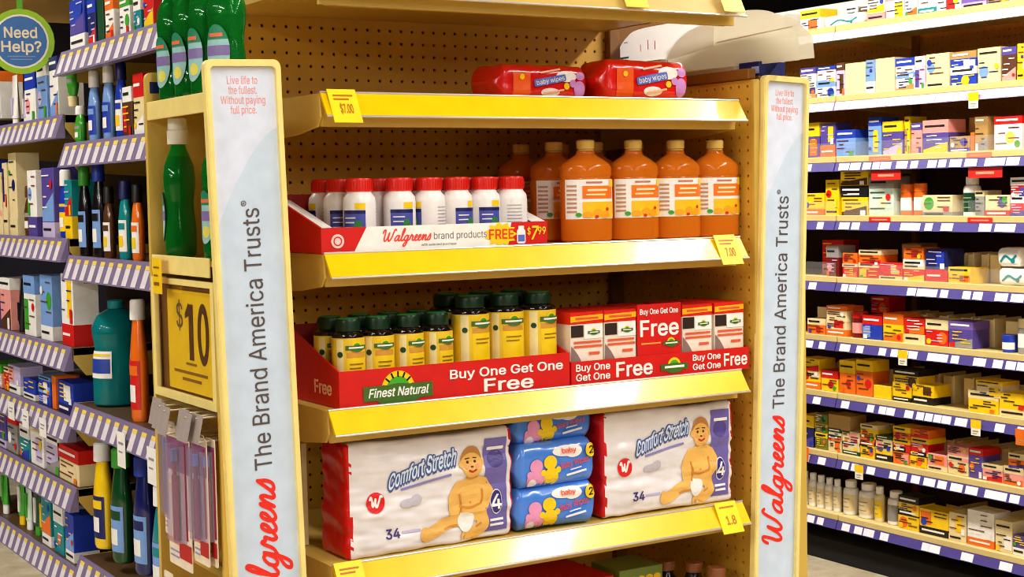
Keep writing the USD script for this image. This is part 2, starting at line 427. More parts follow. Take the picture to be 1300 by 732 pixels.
# price-card holder and peg hooks of the near wing
X0 = .899
fr = sbox(-2.66, 1.152, -2.357, 1.362).difference(sbox(-2.645, 1.166, -2.372, 1.352))
obj('card_holder', wq(FX(flat(fr, .008), X0 + .006, 0, 0)), CREAM, wl)
obj('card_backing', wq(bx(X0 + .012, X0 + .016, 2.36, 2.655, 1.155, 1.36)), TANDARK, wl)
obj('holder_window', wq(FX(flat(sbox(-2.644, 1.167, -2.373, 1.351), .0008), X0 + .002, 0, 0)), mat((255, 255, 255), .08, 0.0, kind='clear'), wl)
obj('blue_sticker', wq(FY(flat(sbox(.905, 1.685, .925, 1.705)), 0, 2.6555, 0)), mat('NB'), wl, label='small square blue sticker')
obj('cross_bar', wq(bx(.955, .965, 2.357, 2.655, 1.13, 1.15)), TAN, wl)
obj('cross_bar', wq(bx(.955, .965, 2.357, 2.655, .84, .86)), TAN, wl)
card = thing('price_card', 'yellow ten dollar price card in the holder of the near side rack', 'sign', (X0 + .009, 2.485, 1.170), -90)
obj('card', FY(flat(sbox(-.118, 0, .118, .172), .002), 0, 0, 0), mat((255, 205, 20), .5), card)
def T10():
    one = unary_union([sbox(-.012, 0, .008, .095), Polygon([(-.012, .095), (-.012, .075), (-.03, .07), (-.03, .078), (-.012, .097)])])
    zero = affinity.scale(Point(0, 0).buffer(1, quad_segs=10), .026, .052).difference(affinity.scale(Point(0, 0).buffer(1, quad_segs=10), .012, .036))
    return unary_union([affinity.translate(one, 0, .055), affinity.translate(zero, .055, .102)])
obj('price_digits', FY(up(flat(T10()), 6), 0, 0, 0), mat((90, 50, 20)), card)
obj('dollar_sign', FY(up(map2(text('$', .042, .03), -.072, .108), 6), 0, 0, 0), mat((120, 90, 60)), card)
obj('fine_print', FY(up(bars([(-.03, .02, .046, .004), (-.09, .07, .030, .005), (-.05, .04, .018, .005)]), 6), 0, 0, 0), mat((150, 100, 20)), card)
lbl = thing('shelf_price_label', 'small yellow price label below the lower mouthwash shelf of the near side rack', 'price label', (.884, 2.585, 1.335), -90)
obj('label_card', FY(flat(sbox(-.022, 0, .022, .062), .0015), 0, 0, 0), mat('YE'), lbl)
obj('fine_print', FY(up(bars([(-.014, .012, .044, .003), (-.014, .006, .03, .003), (-.014, .012, .014, .006)]), 5), 0, 0, 0), mat((140, 90, 10)), lbl)

BLUE_SIGN = mat((206, 220, 238), .3, kind='plastic')
def sign(x0, w, tilt, label):
    H, z0 = 1.60, .12
    t = thing('blue_sign', label, 'sign', (x0 + w / 2, 2.341, z0 + H / 2))
    t.GetAttribute('xformOp:translate')
    UsdGeom.Xformable(t).AddRotateYOp().Set(tilt)
    o = rrect(-w / 2, -H / 2, w / 2, H / 2, .012)
    i = rrect(-w / 2 + .009, -H / 2 + .009, w / 2 - .009, H / 2 - .011, .007)
    fm = cat_([flat(o.difference(i), .014), up(flat(o.buffer(-.002).difference(i), .0015), 1, .014)])
    obj('frame', FY(fm, 0, .006, 0), CREAM, t)
    obj('panel', FY(flat(i.buffer(.001), .007), 0, .006, 0), BLUE_SIGN, t)
    pw, zt = w / 2 - .009, H / 2
    sw = Polygon([(-pw, zt - .012)] + [(-pw + 2 * pw * k / 12, zt - .012) for k in range(13)] + [(pw, zt - .11)] + [(pw - 2 * pw * k / 12, zt - .11 - .16 * (k / 12) ** 1.5) for k in range(13)])
    obj('white_swoosh', FY(flat(sw.buffer(0).intersection(i)), 0, -.001, 0), mat((222, 228, 246), .3), t)
    red = [('Live life to', .0125, .050), ('the fullest.', .0125, .047), ('Without paying', .0125, .073), ('full price.', .0125, .043)]
    ms = [map2(text(s, h, ww * w / .125), -ww * w / .25, zt - .039 - .0158 * k) for k, (s, h, ww) in enumerate(red)]
    obj('red_print', FY(up(cat_(ms), 1), 0, -.001, 0), mat((236, 150, 130)), t)
    k = w / .125
    body = text('The Brand America Trusts', .0300, .428)
    rg = flat(circle(.4365, .0255, .0045).difference(circle(.4365, .0255, .0034)))
    rg2 = text('R', .004, .0032); rg2 = map2(rg2, .4349, .0235)
    obj('slogan', FU(up(cat_([body, rg, rg2]), 1), .016 * k, -.001, 1.053 - z0 - H / 2), mat((88, 76, 72)), t)
    lg = flat(script_logo(.262, .052))
    obj('script_logo', FU(up(lg, 1), .017 * k, -.001, .777 - z0 - H / 2), mat((240, 40, 22)), t)
    return t
sign(.905 - .0, .130, -1.45, 'pale blue sign panel with cream frame on the front of the near side rack')
sign(2.017, .120, 2.2, 'pale blue sign panel with cream frame on the farther, aisle side of the endcap')

# ---------------------------------------------------------------- aisle shelving on the far side (medicine) and the mouthwash shelving
STRIP_R, STRIP_L = mat((84, 72, 140), .3, kind='plastic'), mat((128, 112, 146), .35, kind='plastic')
STRIP_BURNT_OUT = mat((176, 164, 212), .3, kind='plastic')  # paler copy of the violet strip, lamp burn-out put into its colour
DECK_SHADED = mat((84, 58, 30), .5, kind='satin')  # deck brown darkened to stand in for shade on these shelves
TAGL = mat((226, 216, 220), .4)
TAGW = mat((244, 240, 246), .35)
ROWS_R = [2.06, 1.79, 1.555, 1.327, 1.087, .853, .63, .39, .146]
LIFT = .053
DIVIDERS = {5: [(3.93, 3.901), (3.893, 3.862), (3.829, 3.796), (3.789, 3.741)],
 6: [(4.684, 4.618), (4.257, 4.209), (4.193, 4.162), (4.146, 4.09), (4.029, 3.984), (3.925, 3.872), (3.864, 3.839), (3.82, 3.768), (3.718, 3.654)],
 7: [(4.614, 4.567), (4.559, 4.526), (4.329, 4.237), (4.09, 4.029), (4.009, 3.955), (3.911, 3.863), (3.695, 3.6)],
 8: [(4.028, 3.959), (3.943, 3.92), (3.902, 3.871), (3.84, 3.79), (3.775, 3.745), (3.736, 3.703), (3.677, 3.625)],
 9: [(3.997, 3.923), (3.82, 3.74)]}

rng = random.Random(7)
md = thing('medicine_shelving', 'tall tan aisle shelving with nine rows of medicine boxes and violet price strips', 'shelving', (4.5, 4.43, 0))
def mq(m):
    m = m.copy(); m.apply_translation((-4.5, -4.43, 0)); return m
BACKX = 4.70
obj('pegboard', mq(FX(pegs(96, 23, P, .003, -5.62, 1.62), BACKX, 0, 0)), mat((196, 136, 46), .5, kind='satin'), md)
obj('back_panel', mq(bx(BACKX + .0062, BACKX + .02, 3.17, 5.68, .1, 2.21)), mat((66, 38, 14), .6, kind='satin'), md)
obj('header_panel', mq(cbx(BACKX - .012, BACKX + .02, 3.17, 5.68, 2.2105, 2.275, .003)), mat('WH', .4), md)
obj('kick_base', mq(cbx(4.275, BACKX + .02, 3.2, 5.66, 0, .09, .004)), HOLE, md)
for y in (3.2, 4.43, 5.655):
    obj('upright', mq(cbx(BACKX - .025, BACKX - .0005, y - .015, y + .015, .09, 2.20, .002)), TANDARK, md)
def lipbar(y0, y1, x, s, tilt=.012):
    return hull([(x - tilt, y, s) for y in (y0, y1)] + [(x + .004, y, s) for y in (y0, y1)] + [(x - .001, y, s + .033) for y in (y0, y1)] + [(x + .004, y, s + .033) for y in (y0, y1)])
def tag_on(y, wd, x, s, z0, z1, tilt=.012, col=None, skew=0):
    f = lambda z: x - tilt + (tilt - .001) * (z - s) / .033 - .0006
    return hull([(f(z) - d, yy, z) for z in (z0, z1) for yy in (y - wd / 2, y + wd / 2) for d in (0, .0012)])
for r, s in enumerate(ROWS_R):
    for bay, (y0, y1) in enumerate(((3.205, 4.427), (4.433, 5.655))):
        z = s + LIFT
        sh = obj('shelf', mq(cat_([bx(4.262, BACKX - .026, y0, y1, z - .02, z - .0005), cbx(4.248, 4.2615, y0, y1, z - .02, z + .004, .002)])), mat((220, 194, 124), .4, kind='satin'), md)
        obj('price_strip', mq(lipbar(y0, y1, 4.248, s)), (mat((226, 220, 235), .3, kind='plastic'), STRIP_BURNT_OUT)[r] if r < 2 else STRIP_R, sh)  # top two strips carry the aisle lamp burn-out in their colour
        obj('bracket', mq(hull([(x, y, zz) for y in (y0 + .002, y0 + .005) for x, zz in ((4.266, z - .021), (4.27, z - .04), (BACKX - .03, z - .07), (BACKX - .03, z - .021))])), TAN, sh)
        y = (y1 if bay == 0 else y0 + .75) - .05
        while y > max(y0 + .04, 3.38):
            wd = rng.choice([.036, .042, .055])
            if rng.random() < .88:
                obj('price_tag', mq(tag_on(y, wd, 4.248, s, s + .003, s + .030)), TAGW, sh)
            y -= wd + rng.choice([.006, .014, .026, .05])
        if bay == 0:
            for (a, b) in DIVIDERS.get(r + 1, []):
                obj('divider', mq(cat_([cbx(4.385, 4.53, b, b + .006, z, z + .105, .001), cbx(4.385, 4.391, b + .0062, a, z, z + .10, .001)])), mat('CR', .4), sh)
        if r in (2, 3, 4):
            for a, b in ((y0 + .02, y0 + .58), (y0 + .60, y1 - .02)):
                obj('clear_guard', mq(bx(4.266, 4.268, a, b, z, z + .058)), mat((255, 255, 255), .1, .06, kind='clear'), sh)

ROWS_A, ROWS_B = [1.83, 1.593, 1.30, .91, .50], [1.67, 1.344, 1.055, .865, .677, .455]
ms = thing('mouthwash_shelving', 'dark aisle shelving with lilac price strips full of mouthwash and toothpaste', 'shelving', (1.5, 4.06, 0))
def sq(m):
    m = m.copy(); m.apply_translation((-1.5, -4.06, 0)); return m
obj('back_panel', sq(bx(1.62, 1.66, 2.87, 5.28, .1, 2.2)), mat((60, 38, 18), .6, kind='satin'), ms)
obj('end_panel', sq(bx(1.15, 2.35, 2.832, 2.862, 0, 2.19)), TANDARK, ms)
obj('kick_base', sq(cbx(1.2, 1.66, 2.87, 5.28, 0, .09, .004)), HOLE, ms)
obj('top_shelf', sq(bx(1.16, 1.62, 2.87, 5.28, 2.10, 2.13)), TAN, ms)
for rows, y0, y1 in ((ROWS_A, 2.87, 4.057), (ROWS_B, 4.063, 5.28)):
    for s in rows:
        z = s + LIFT
        sh = obj('shelf', sq(bx(1.153, 1.619, y0, y1, z - .02, z - .0005)), DECK_SHADED, ms)
        strip = hull([(x, y, zz) for y in (y0, y1) for x, zz in ((1.126, s - .008), (1.152, s - .008), (1.148, z + .002), (1.152, z + .002))])
        obj('price_strip', sq(strip), STRIP_L, sh)
        f = lambda z_: 1.126 + (z_ - s + .008) * .022 / (LIFT + .010) - .0006
        y = y0 + .04
        while y < y1 - .03:
            for nm, za, zb, m in (('price_tag', s - .004, s + .036, TAGL), ('tag_corner', s + .0365, s + .046, mat((236, 206, 90)))):
                obj(nm, sq(hull([(f(zz) - d, yy, zz) for zz in (za, zb) for yy in (y, y + .034) for d in (0, .001)])), m, sh)
            y += .068
        for yy in (y0, y1 - .004):
            obj('bracket', sq(hull([(x, v, zz) for v in (yy, yy + .004) for x, zz in ((1.150, z), (1.150, z - .03), (1.185, z - .075), (1.60, z - .10), (1.60, z))])), TAN, sh)

# round help sign hanging off the far bay
hs = thing('help_sign', 'round green and blue sign reading Need Help above the mouthwash shelving', 'sign', (1.10, 4.27, 1.931), -15)
obj('disc', FY(flat(circle(0, 0, .088), .004), 0, 0, 0), mat((150, 195, 30)), hs)
rim = circle(0, 0, .073)
obj('cream_ring', FY(up(flat(rim), 10), 0, 0, 0), mat((240, 232, 205)), hs)
obj('blue_face', FY(up(flat(circle(0, 0, .068)), 11), 0, 0, 0), mat((60, 110, 175)), hs)
obj('lettering', FY(up(cat_([map2(text('Need', .028, .086, True), -.043, .010), map2(text('Help?', .028, .104, True), -.051, -.028)]), 13), 0, 0, 0), mat((240, 225, 190)), hs)
obj('fine_print', FY(up(bars([(-.036, .036, -.042, .003), (-.028, .028, -.050, .003)]), 13), 0, 0, 0), mat((120, 150, 190)), hs)
obj('hanger', bx(-.008, .008, .0005, .004, .05, .205), mat((90, 160, 30)), hs)

# ================================================================ goods on the endcap
ORD = ('first', 'second', 'third', 'fourth', 'fifth', 'sixth', 'seventh', 'eighth', 'ninth', 'tenth', 'eleventh', 'twelfth')
ZA, ZB, ZC, ZD, ZE = SHELF_Z[1:6]

def side_tag(label, x, z, lines, digits=None, tilt=28):
    t = thing('sale_tag', label, 'price tag', (x, EY0 - .002, z + .004), rx=-tilt, group='yellow sale tags on the endcap shelf edges')
    obj('card', FY(flat(sbox(-.026, -.064, .026, 0), .0016), 0, -.002, 0), mat((255, 222, 0), .4), t)
    pr = [bars(lines)]
    if digits: pr.append(map2(text(digits, .017, .024, True), -.010, -.046))
    obj('print', FY(up(cat_(pr), 5), 0, -.002, 0), mat((190, 110, 10)), t)
ln = [(-.018, .018, -.014, .003), (-.018, .010, -.021, .003)]
side_tag('yellow sale tag at the near end of the shelf edge under the red wipes packs', 1.125, ZA, ln, '$7.00')
side_tag('yellow sale tag at the far end of the shelf edge under the orange mouthwash', 1.945, ZB, ln, '7.00')
side_tag('yellow sale tag with digits at the far end of the shelf edge under the diapers', 1.94, ZD, [(-.018, .018, -.012, .003)], '1.8')
side_tag('bright yellow sale tag at the near end of the shelf edge under the diapers', 1.115, ZD, ln)
side_tag('yellow sale tag in the middle of the topmost endcap shelf edge', 1.722, 1.887, ln)
side_tag('pale yellow sale tag at the far end of the topmost endcap shelf edge', 1.955, 1.889, ln)

# ---- film packs: a pillow body with prints draped on its front
def drape(m, body, d, lift):
    """Presses a flat print (a, b) onto the front of a soft body (by the body's front surface)."""
    v, f = trimesh.remesh.subdivide_to_size(m.vertices, m.faces, .012, max_iter=8)
    from scipy.spatial import cKDTree
    fv = body.vertices[body.vertices[:, 1] < -d * .1]
    t = cKDTree(fv[:, [0, 2]])
    dist, idx = t.query(v[:, :2], k=6)
    w = 1 / (dist + .002) ** 2
    y = (fv[idx, 1] * w).sum(1) / w.sum(1)
    return trimesh.Trimesh(np.stack([v[:, 0], y - lift - v[:, 2], v[:, 1]], 1), f, process=False)

def blob(*c):
    return unary_union([circle(*q) for q in c])

def wipes(name, label, base, loc, w, d, h, rz, prints, seed, group):
    t = thing(name, label, 'wipes pack', loc, rz, group)
    body = pillow(w, d, h, seed)
    obj('film_body', body, mat(base, .25, kind='gloss'), t, smooth=50)
    for i, (nm, col, shp) in enumerate(prints):
        m = shp if isinstance(shp, trimesh.Trimesh) else flat(shp)
        obj(nm, drape(m, body, d, .0012 + .0005 * i), mat(col, .35), t)
    return t
def blue_prints(w, h, yellowtag=True):
    k = h / .078
    P_ = [('white_cloud', 'WH', blob((.018, h * .80, .030, .010), (.035, h * .78, .020, .012))),
          ('pink_print', (235, 150, 190), unary_union([circle(-.048, h * .52, .014, .013), circle(-.050, h * .22, .020, .017), circle(-.062, h * .34, .007), circle(-.034, h * .32, .007)])),
          ('yellow_print', (255, 210, 20), unary_union([circle(-.018, h * .58, .014, .013), circle(-.016, h * .24, .015, .019), circle(-.033, h * .36, .006), circle(-.001, h * .40, .006)])),
          ('cream_patch', (240, 230, 240), circle(-.058, h * .14, .009)),
          ('red_lettering', (235, 60, 40), map2(rot2(text('Baby Wipes', .011 * k, .064), 8), .006, h * .40)),
          ('white_lines', 'WH', map2(rot2(bars([(0, .045, 0, .004), (.01, .035, .009, .002)]), 8), .018, h * .22)),
          ('red_badge', (240, 90, 60), map2(text('baby', .009, .032, True), .008, h * .76))]
    if yellowtag:
        P_.append(('yellow_corner', 'YE', circle(.074, h * .76, .013)))
        P_.append(('corner_digit', 'BK', map2(text('2', .014, None, True), .069, h * .68)))
    return P_
BL_ = (72, 132, 226)
for k, (zz, h, nm, yt) in enumerate(((ZD, .082, 'lowest', True), (ZD + .0785, .082, 'middle', True), (ZD + .157, .066, 'topmost', False))):
    wipes('wipes_pack', f'{nm} blue baby wipes pack in the stack between the two diaper packs', BL_, (1.558 + .004 * (k == 2), 2.416 + (0, -.002, .018)[k], zz), .192, .11, h, (-1.5, 1, 3)[k], blue_prints(.192, h, yt), k, 'stacked blue wipes packs')
def red_prints(w, h, seed):
    return [('orange_panel', (240, 90, 20), sbox(-w * .34, .008, -w * .16, h * .8)),
            ('white_patch', 'WH', blob((w * .22, h * .70, w * .11, h * .16), (w * .05, h * .24, w * .10, h * .12))),
            ('violet_print', (205, 140, 210), unary_union([circle(w * .37, h * .72, w * .045, h * .12), circle(w * .36, h * .34, w * .06, h * .24), circle(w * .29, h * .50, w * .035)])),
            ('yellow_print', 'YE', unary_union([circle(w * .22, h * .42, w * .03), circle(-w * .25, h * .66, w * .025)])),
            ('blue_lettering', (90, 110, 200), map2(rot2(flat(rrect(0, 0, w * .34, h * .20, h * .05)), 10), -w * .12, h * .38)),
            ('white_lettering', 'WH', map2(rot2(text('baby wipes', h * .13, w * .30), 10), -w * .10, h * .43)),
            ('pale_lines', (255, 190, 150), map2(rot2(bars([(0, w * .22, 0, h * .05), (0, w * .22, -h * .6, h * .05)]), 10), -w * .06, h * .76))]
wipes('wipes_pack', 'red baby wipes pack lying flat, the lower of two on the upper endcap shelf', (214, 16, 12), (1.60, 2.50, ZA), .215, .115, .066, 1, red_prints(.215, .066, 1), 11, 'red wipes packs')
wipes('wipes_pack', 'red baby wipes pack with a peaked end, the taller of two on its shelf', (222, 22, 10), (1.815, 2.46, ZA), .212, .115, .078, -3, red_prints(.212, .078, 2), 12, 'red wipes packs')

# ---- diaper packs
def diaper_pack(label, loc, w, h, d, seed):
    t = thing('diaper_pack', label, 'diaper pack', loc, 0, 'diaper packs on the endcap')
    m = rounded(grid_box(w, d, h, .011), w, d, h, .012)
    v = m.vertices.copy()
    n = meshkit.fbm(v * np.array([9, 9, 34]) + seed, 3, seed) - .5
    n2 = meshkit.fbm(v * 22 + 3 + seed, 3, seed + 5) - .5
    v += m.vertex_normals * (n * .016 + n2 * .008)[:, None]
    v[:, 2] = np.maximum(v[:, 2], -h / 2); v[:, 2] -= v[:, 2].min()
    m.vertices = v; m.fix_normals()
    c = m.triangles_center; nrm = m.face_normals
    redf = (np.abs(c[:, 0]) > w / 2 - .011) & (np.abs(nrm[:, 0]) > .35)
    white = m.submesh([np.where(~redf)[0]], append=True, repair=False); red = m.submesh([np.where(redf)[0]], append=True, repair=False)
    obj('film_body', white, mat((236, 228, 228), .3, kind='plastic'), t, smooth=60)
    for sgn in (-1, 1):
        obj('red_end', red.submesh([np.where(red.triangles_center[:, 0] * sgn > 0)[0]], append=True, repair=False), mat((214, 16, 14), .3, kind='plastic'), t, smooth=60)
    X = lambda f: -w / 2 + f * w
    Y = lambda f: h * (1 - f)
    W = lambda f: f * w
    sk, sk2, hair = (240, 184, 92), (214, 138, 50), (190, 128, 60)
    head = circle(X(.735), Y(.275), W(.066), h * .145)
    body_ = unary_union([Polygon(smoothline([(X(.655), Y(.44)), (X(.735), Y(.40)), (X(.81), Y(.44)), (X(.825), Y(.60)), (X(.80), Y(.76)), (X(.65), Y(.76)), (X(.635), Y(.60)), (X(.655), Y(.44))])).buffer(0), sbox(X(.715), Y(.46), X(.76), Y(.36)),
        LineString(smoothline([(X(.655), Y(.47)), (X(.615), Y(.58)), (X(.625), Y(.74)), (X(.655), Y(.80))])).buffer(W(.026)),
        LineString(smoothline([(X(.81), Y(.47)), (X(.845), Y(.58)), (X(.80), Y(.70)), (X(.75), Y(.77))])).buffer(W(.026)),
        LineString(smoothline([(X(.66), Y(.78)), (X(.57), Y(.80)), (X(.50), Y(.86)), (X(.45), Y(.88))])).buffer(W(.034)),
        circle(X(.445), Y(.86), W(.022), h * .055),
        LineString(smoothline([(X(.79), Y(.76)), (X(.80), Y(.86)), (X(.74), Y(.92)), (X(.70), Y(.94))])).buffer(W(.036)),
        circle(X(.695), Y(.945), W(.026), h * .04)])
    shade = unary_union([LineString(smoothline(q)).buffer(W(.006)) for q in (
        [(X(.655), Y(.56)), (X(.665), Y(.66)), (X(.66), Y(.74))], [(X(.80), Y(.54)), (X(.80), Y(.62)), (X(.79), Y(.66))], [(X(.66), Y(.665)), (X(.72), Y(.685)), (X(.78), Y(.665))],
        [(X(.705), Y(.415)), (X(.735), Y(.425)), (X(.765), Y(.415))], [(X(.565), Y(.845)), (X(.60), Y(.83)), (X(.64), Y(.83))], [(X(.76), Y(.86)), (X(.785), Y(.84))])])
    hairp = head.difference(circle(X(.735), Y(.325), W(.075), h * .135))
    ears = unary_union([circle(X(.672), Y(.29), W(.013), h * .03), circle(X(.798), Y(.29), W(.013), h * .03)])
    face = unary_union([circle(X(.712), Y(.275), W(.0075), h * .013), circle(X(.757), Y(.275), W(.0075), h * .013),
                        LineString([(X(.700), Y(.245)), (X(.722), Y(.24))]).buffer(W(.003)), LineString([(X(.748), Y(.24)), (X(.770), Y(.245))]).buffer(W(.003)),
                        LineString([(X(.731), Y(.318)), (X(.740), Y(.318))]).buffer(W(.004))])
    mouth = LineString(smoothline([(X(.715), Y(.348)), (X(.735), Y(.362)), (X(.757), Y(.348))])).buffer(W(.005))
    nap = Polygon(smoothline([(X(.66), Y(.72)), (X(.74), Y(.75)), (X(.735), Y(.84)), (X(.70), Y(.90)), (X(.665), Y(.88)), (X(.645), Y(.80)), (X(.66), Y(.72))])).buffer(0)
    # arched title
    arch = []
    ti = text('Comfort Stretch', h * .125, W(.40), True)
    ti = shear(ti, .18); v2, f2 = trimesh.remesh.subdivide_to_size(ti.vertices, ti.faces, .01, max_iter=6)
    u_ = v2[:, 0] / W(.40)
    v2[:, 1] = v2[:, 1] * (1.0 + .15 * u_) + h * (-.02 + .26 * u_ - .10 * u_ ** 2)
    title = map2(trimesh.Trimesh(v2, f2, process=False), X(.235), Y(.42))
    tb = cat_([map2(title, a * .0024, b * .0024) for a, b in ((1, 0), (-1, 0), (0, 1), (0, -1), (.8, .8), (-.8, .8), (.8, -.8), (-.8, -.8), (0, -2))])
    sub = map2(rot2(bars([(0, W(.30), 0, h * .022)]), 9), X(.31), Y(.455))
    wm = flat(affinity.translate(affinity.scale(unary_union([LineString(smoothline([(0, .7), (.1, .9), (.2, .5), (.25, .05), (.45, .5), (.5, .7), (.5, .1), (.62, .0), (.85, .6), (.95, .95), (1.1, .85)])).buffer(.09)]), W(.065), h * .095, origin=(0, 0)), X(.128), Y(.565)))
    prints = [('grey_print', (200, 192, 205), unary_union([circle(X(.35), Y(.57), W(.05), h * .04), circle(X(.40), Y(.55), W(.03), h * .05)]), 0),
              ('violet_panel', (112, 98, 172), sbox(X(.815), Y(.93), X(.955), Y(.08)), 0), ('panel_shape', (80, 66, 140), unary_union([circle(X(.885), Y(.27), W(.05), h * .08)]), 1),
              ('panel_lines', 'WH', bars([(X(.835), X(.935), Y(.19), h * .03), (X(.845), X(.93), Y(.84), h * .022), (X(.845), X(.93), Y(.885), h * .022)]), 2),
              ('size_badge', 'WH', circle(X(.887), Y(.665), W(.037), h * .115), 2), ('size_ring', (50, 40, 130), circle(X(.887), Y(.665), W(.033), h * .105), 3),
              ('size_digit', 'WH', map2(text('4', h * .13, None, True, center=True), X(.887), Y(.73)), 4),
              ('title_shadow', (70, 90, 150), tb, 0), ('title', (222, 232, 248), title, 1), ('title_line', (140, 130, 190), sub, 0),
              ('round_badge', (228, 24, 28), circle(X(.162), Y(.53), W(.054), h * .09), 0), ('script_letter', 'WH', wm, 1),
              ('count_digits', (60, 44, 120), map2(text('34', h * .082, None, True), X(.215), Y(.86)), 0), ('count_line', (190, 180, 215), bars([(X(.31), X(.42), Y(.83), h * .02)]), 0),
              ('baby_picture', sk, unary_union([body_, head, ears]), 1), ('baby_shade', sk2, shade, 2), ('cheek', (244, 160, 100), circle(X(.703), Y(.315), W(.012), h * .02), 2), ('cheek', (244, 160, 100), circle(X(.768), Y(.315), W(.012), h * .02), 2), ('navel', sk2, circle(X(.725), Y(.64), W(.005), h * .01), 2), ('baby_hair', hair, hairp, 2), ('baby_face', (70, 36, 20), face, 2),
              ('baby_mouth', (190, 50, 40), mouth, 2), ('white_diaper', 'WH', nap, 2)]
    for nm, col, shp, lv in prints:
        mm = shp if isinstance(shp, trimesh.Trimesh) else flat(shp)
        obj(nm, drape(mm, m, d, .0012 + .0006 * lv), mat(col, .4), t)
    return t
diaper_pack('white diaper pack with red end seam, nearest the large blue sign panel', (1.296, 2.416, ZD), .336, .200, .105, 3)
diaper_pack('white diaper pack leaning against the pegboard side panel', (1.826, 2.431, ZD), .322, .203, .13, 8)
fold = thing('cardboard_flap', 'thin pale card edge beside the diaper pack nearest the large sign', 'card', (1.119, 2.525, ZD))
obj('card', cbx(-.005, .005, -.01, .10, 0, .185, .001), mat('CR'), fold)

# ---- trays
def tray(label, loc, w, d, hf, hs, tall, group):
    """Open display tray: front panel hf tall, sides rising from hs to tall at the back."""
    t = thing('display_tray', label, 'display tray', loc, 0, group)
    RED = mat((212, 15, 8), .45)
    obj('front_panel', bx(0, w, 0, .003, 0, hf), RED, t)
    obj('floor_panel', bx(.003, w - .003, .0031, d - .003, .0002, .0025), mat((190, 60, 50), .6), t)
    for x in (0, w - .003):
        pl = Polygon([(.0031, 0), (d, 0), (d, tall), (.0031, hs)])
        obj('side_panel', map_axes(trimesh.creation.extrude_polygon(pl, .003), [(0, 1, 0), (0, 0, 1), (1, 0, 0)], (x, 0, 0)), RED, t)
    obj('rear_panel', bx(.0031, w - .0031, d - .003, d, .0026, tall), mat((170, 30, 22), .6), t)
    return t
RED2 = mat((212, 15, 8), .45)
t1 = tray('red and white card tray of white bottles with a starburst and 7.99 price', (1.088, 2.352, ZB), .452, .21, .043, .043, .10, 'red display trays')
wpoly = Polygon([(.060, 0), (.085, .043), (.375, .043), (.365, 0)])
obj('white_panel', FY(flat(wpoly), 0, 0, 0), mat('WH'), t1)
for xa, xb in ((.0032, .034), (.437, .4488)):
    zi = (.046, .038) if xa < .1 else (.038, .046)
    obj('inner_flap', hull([(xa, .004, zi[0] - .002), (xb, .004, zi[1] - .002), (xa, .20, zi[0] + .052), (xb, .20, zi[1] + .052), (xa, .004, zi[0] - .003), (xb, .004, zi[1] - .003), (xa, .20, zi[0] + .051), (xb, .20, zi[1] + .051)]), mat('WH'), t1)
obj('round_seal', FY(up(flat(circle(.030, .020, .012)), 1), 0, 0, 0), mat((250, 205, 195)), t1)
obj('seal_ring', FY(up(flat(circle(.030, .020, .008).difference(circle(.030, .020, .006))), 2), 0, 0, 0), mat('RE'), t1)
obj('script_logo', FY(up(flat(affinity.translate(script_logo(.095, .020, .06), .115, .017)), 1), 0, 0, 0), mat((240, 60, 45)), t1)
obj('grey_lettering', FY(up(cat_([map2(text('brand products', .012, .108), .215, .018), map2(text('with selected purchase', .004, .07), .19, .007)]), 1), 0, 0, 0), mat((130, 120, 120)), t1)
obj('starburst', FY(up(flat(affinity.scale(star(.352, .022, .021, .028, 11), 1.25, .8)), 2), 0, 0, 0), mat('YE'), t1)
obj('free_lettering', FY(up(map2(text('FREE', .017, .052, True), .327, .014), 3), 0, 0, 0), mat((226, 60, 20)), t1)
obj('bottle_picture', FY(up(flat(unary_union([rrect(.386, .004, .404, .030, .004), sbox(.389, .030, .401, .036)])), 2), 0, 0, 0), mat('WH'), t1)
obj('bottle_picture_label', FY(up(flat(sbox(.388, .008, .402, .020)), 3), 0, 0, 0), mat((90, 110, 190)), t1)
obj('price_lettering', FY(up(cat_([map2(shear(text('7', .024, .014, True), .15), .415, .011), map2(text('$', .012, .007, True), .408, .020), map2(text('99', .013, .017, True), .431, .020)]), 3), 0, 0, 0), mat('YE'), t1)

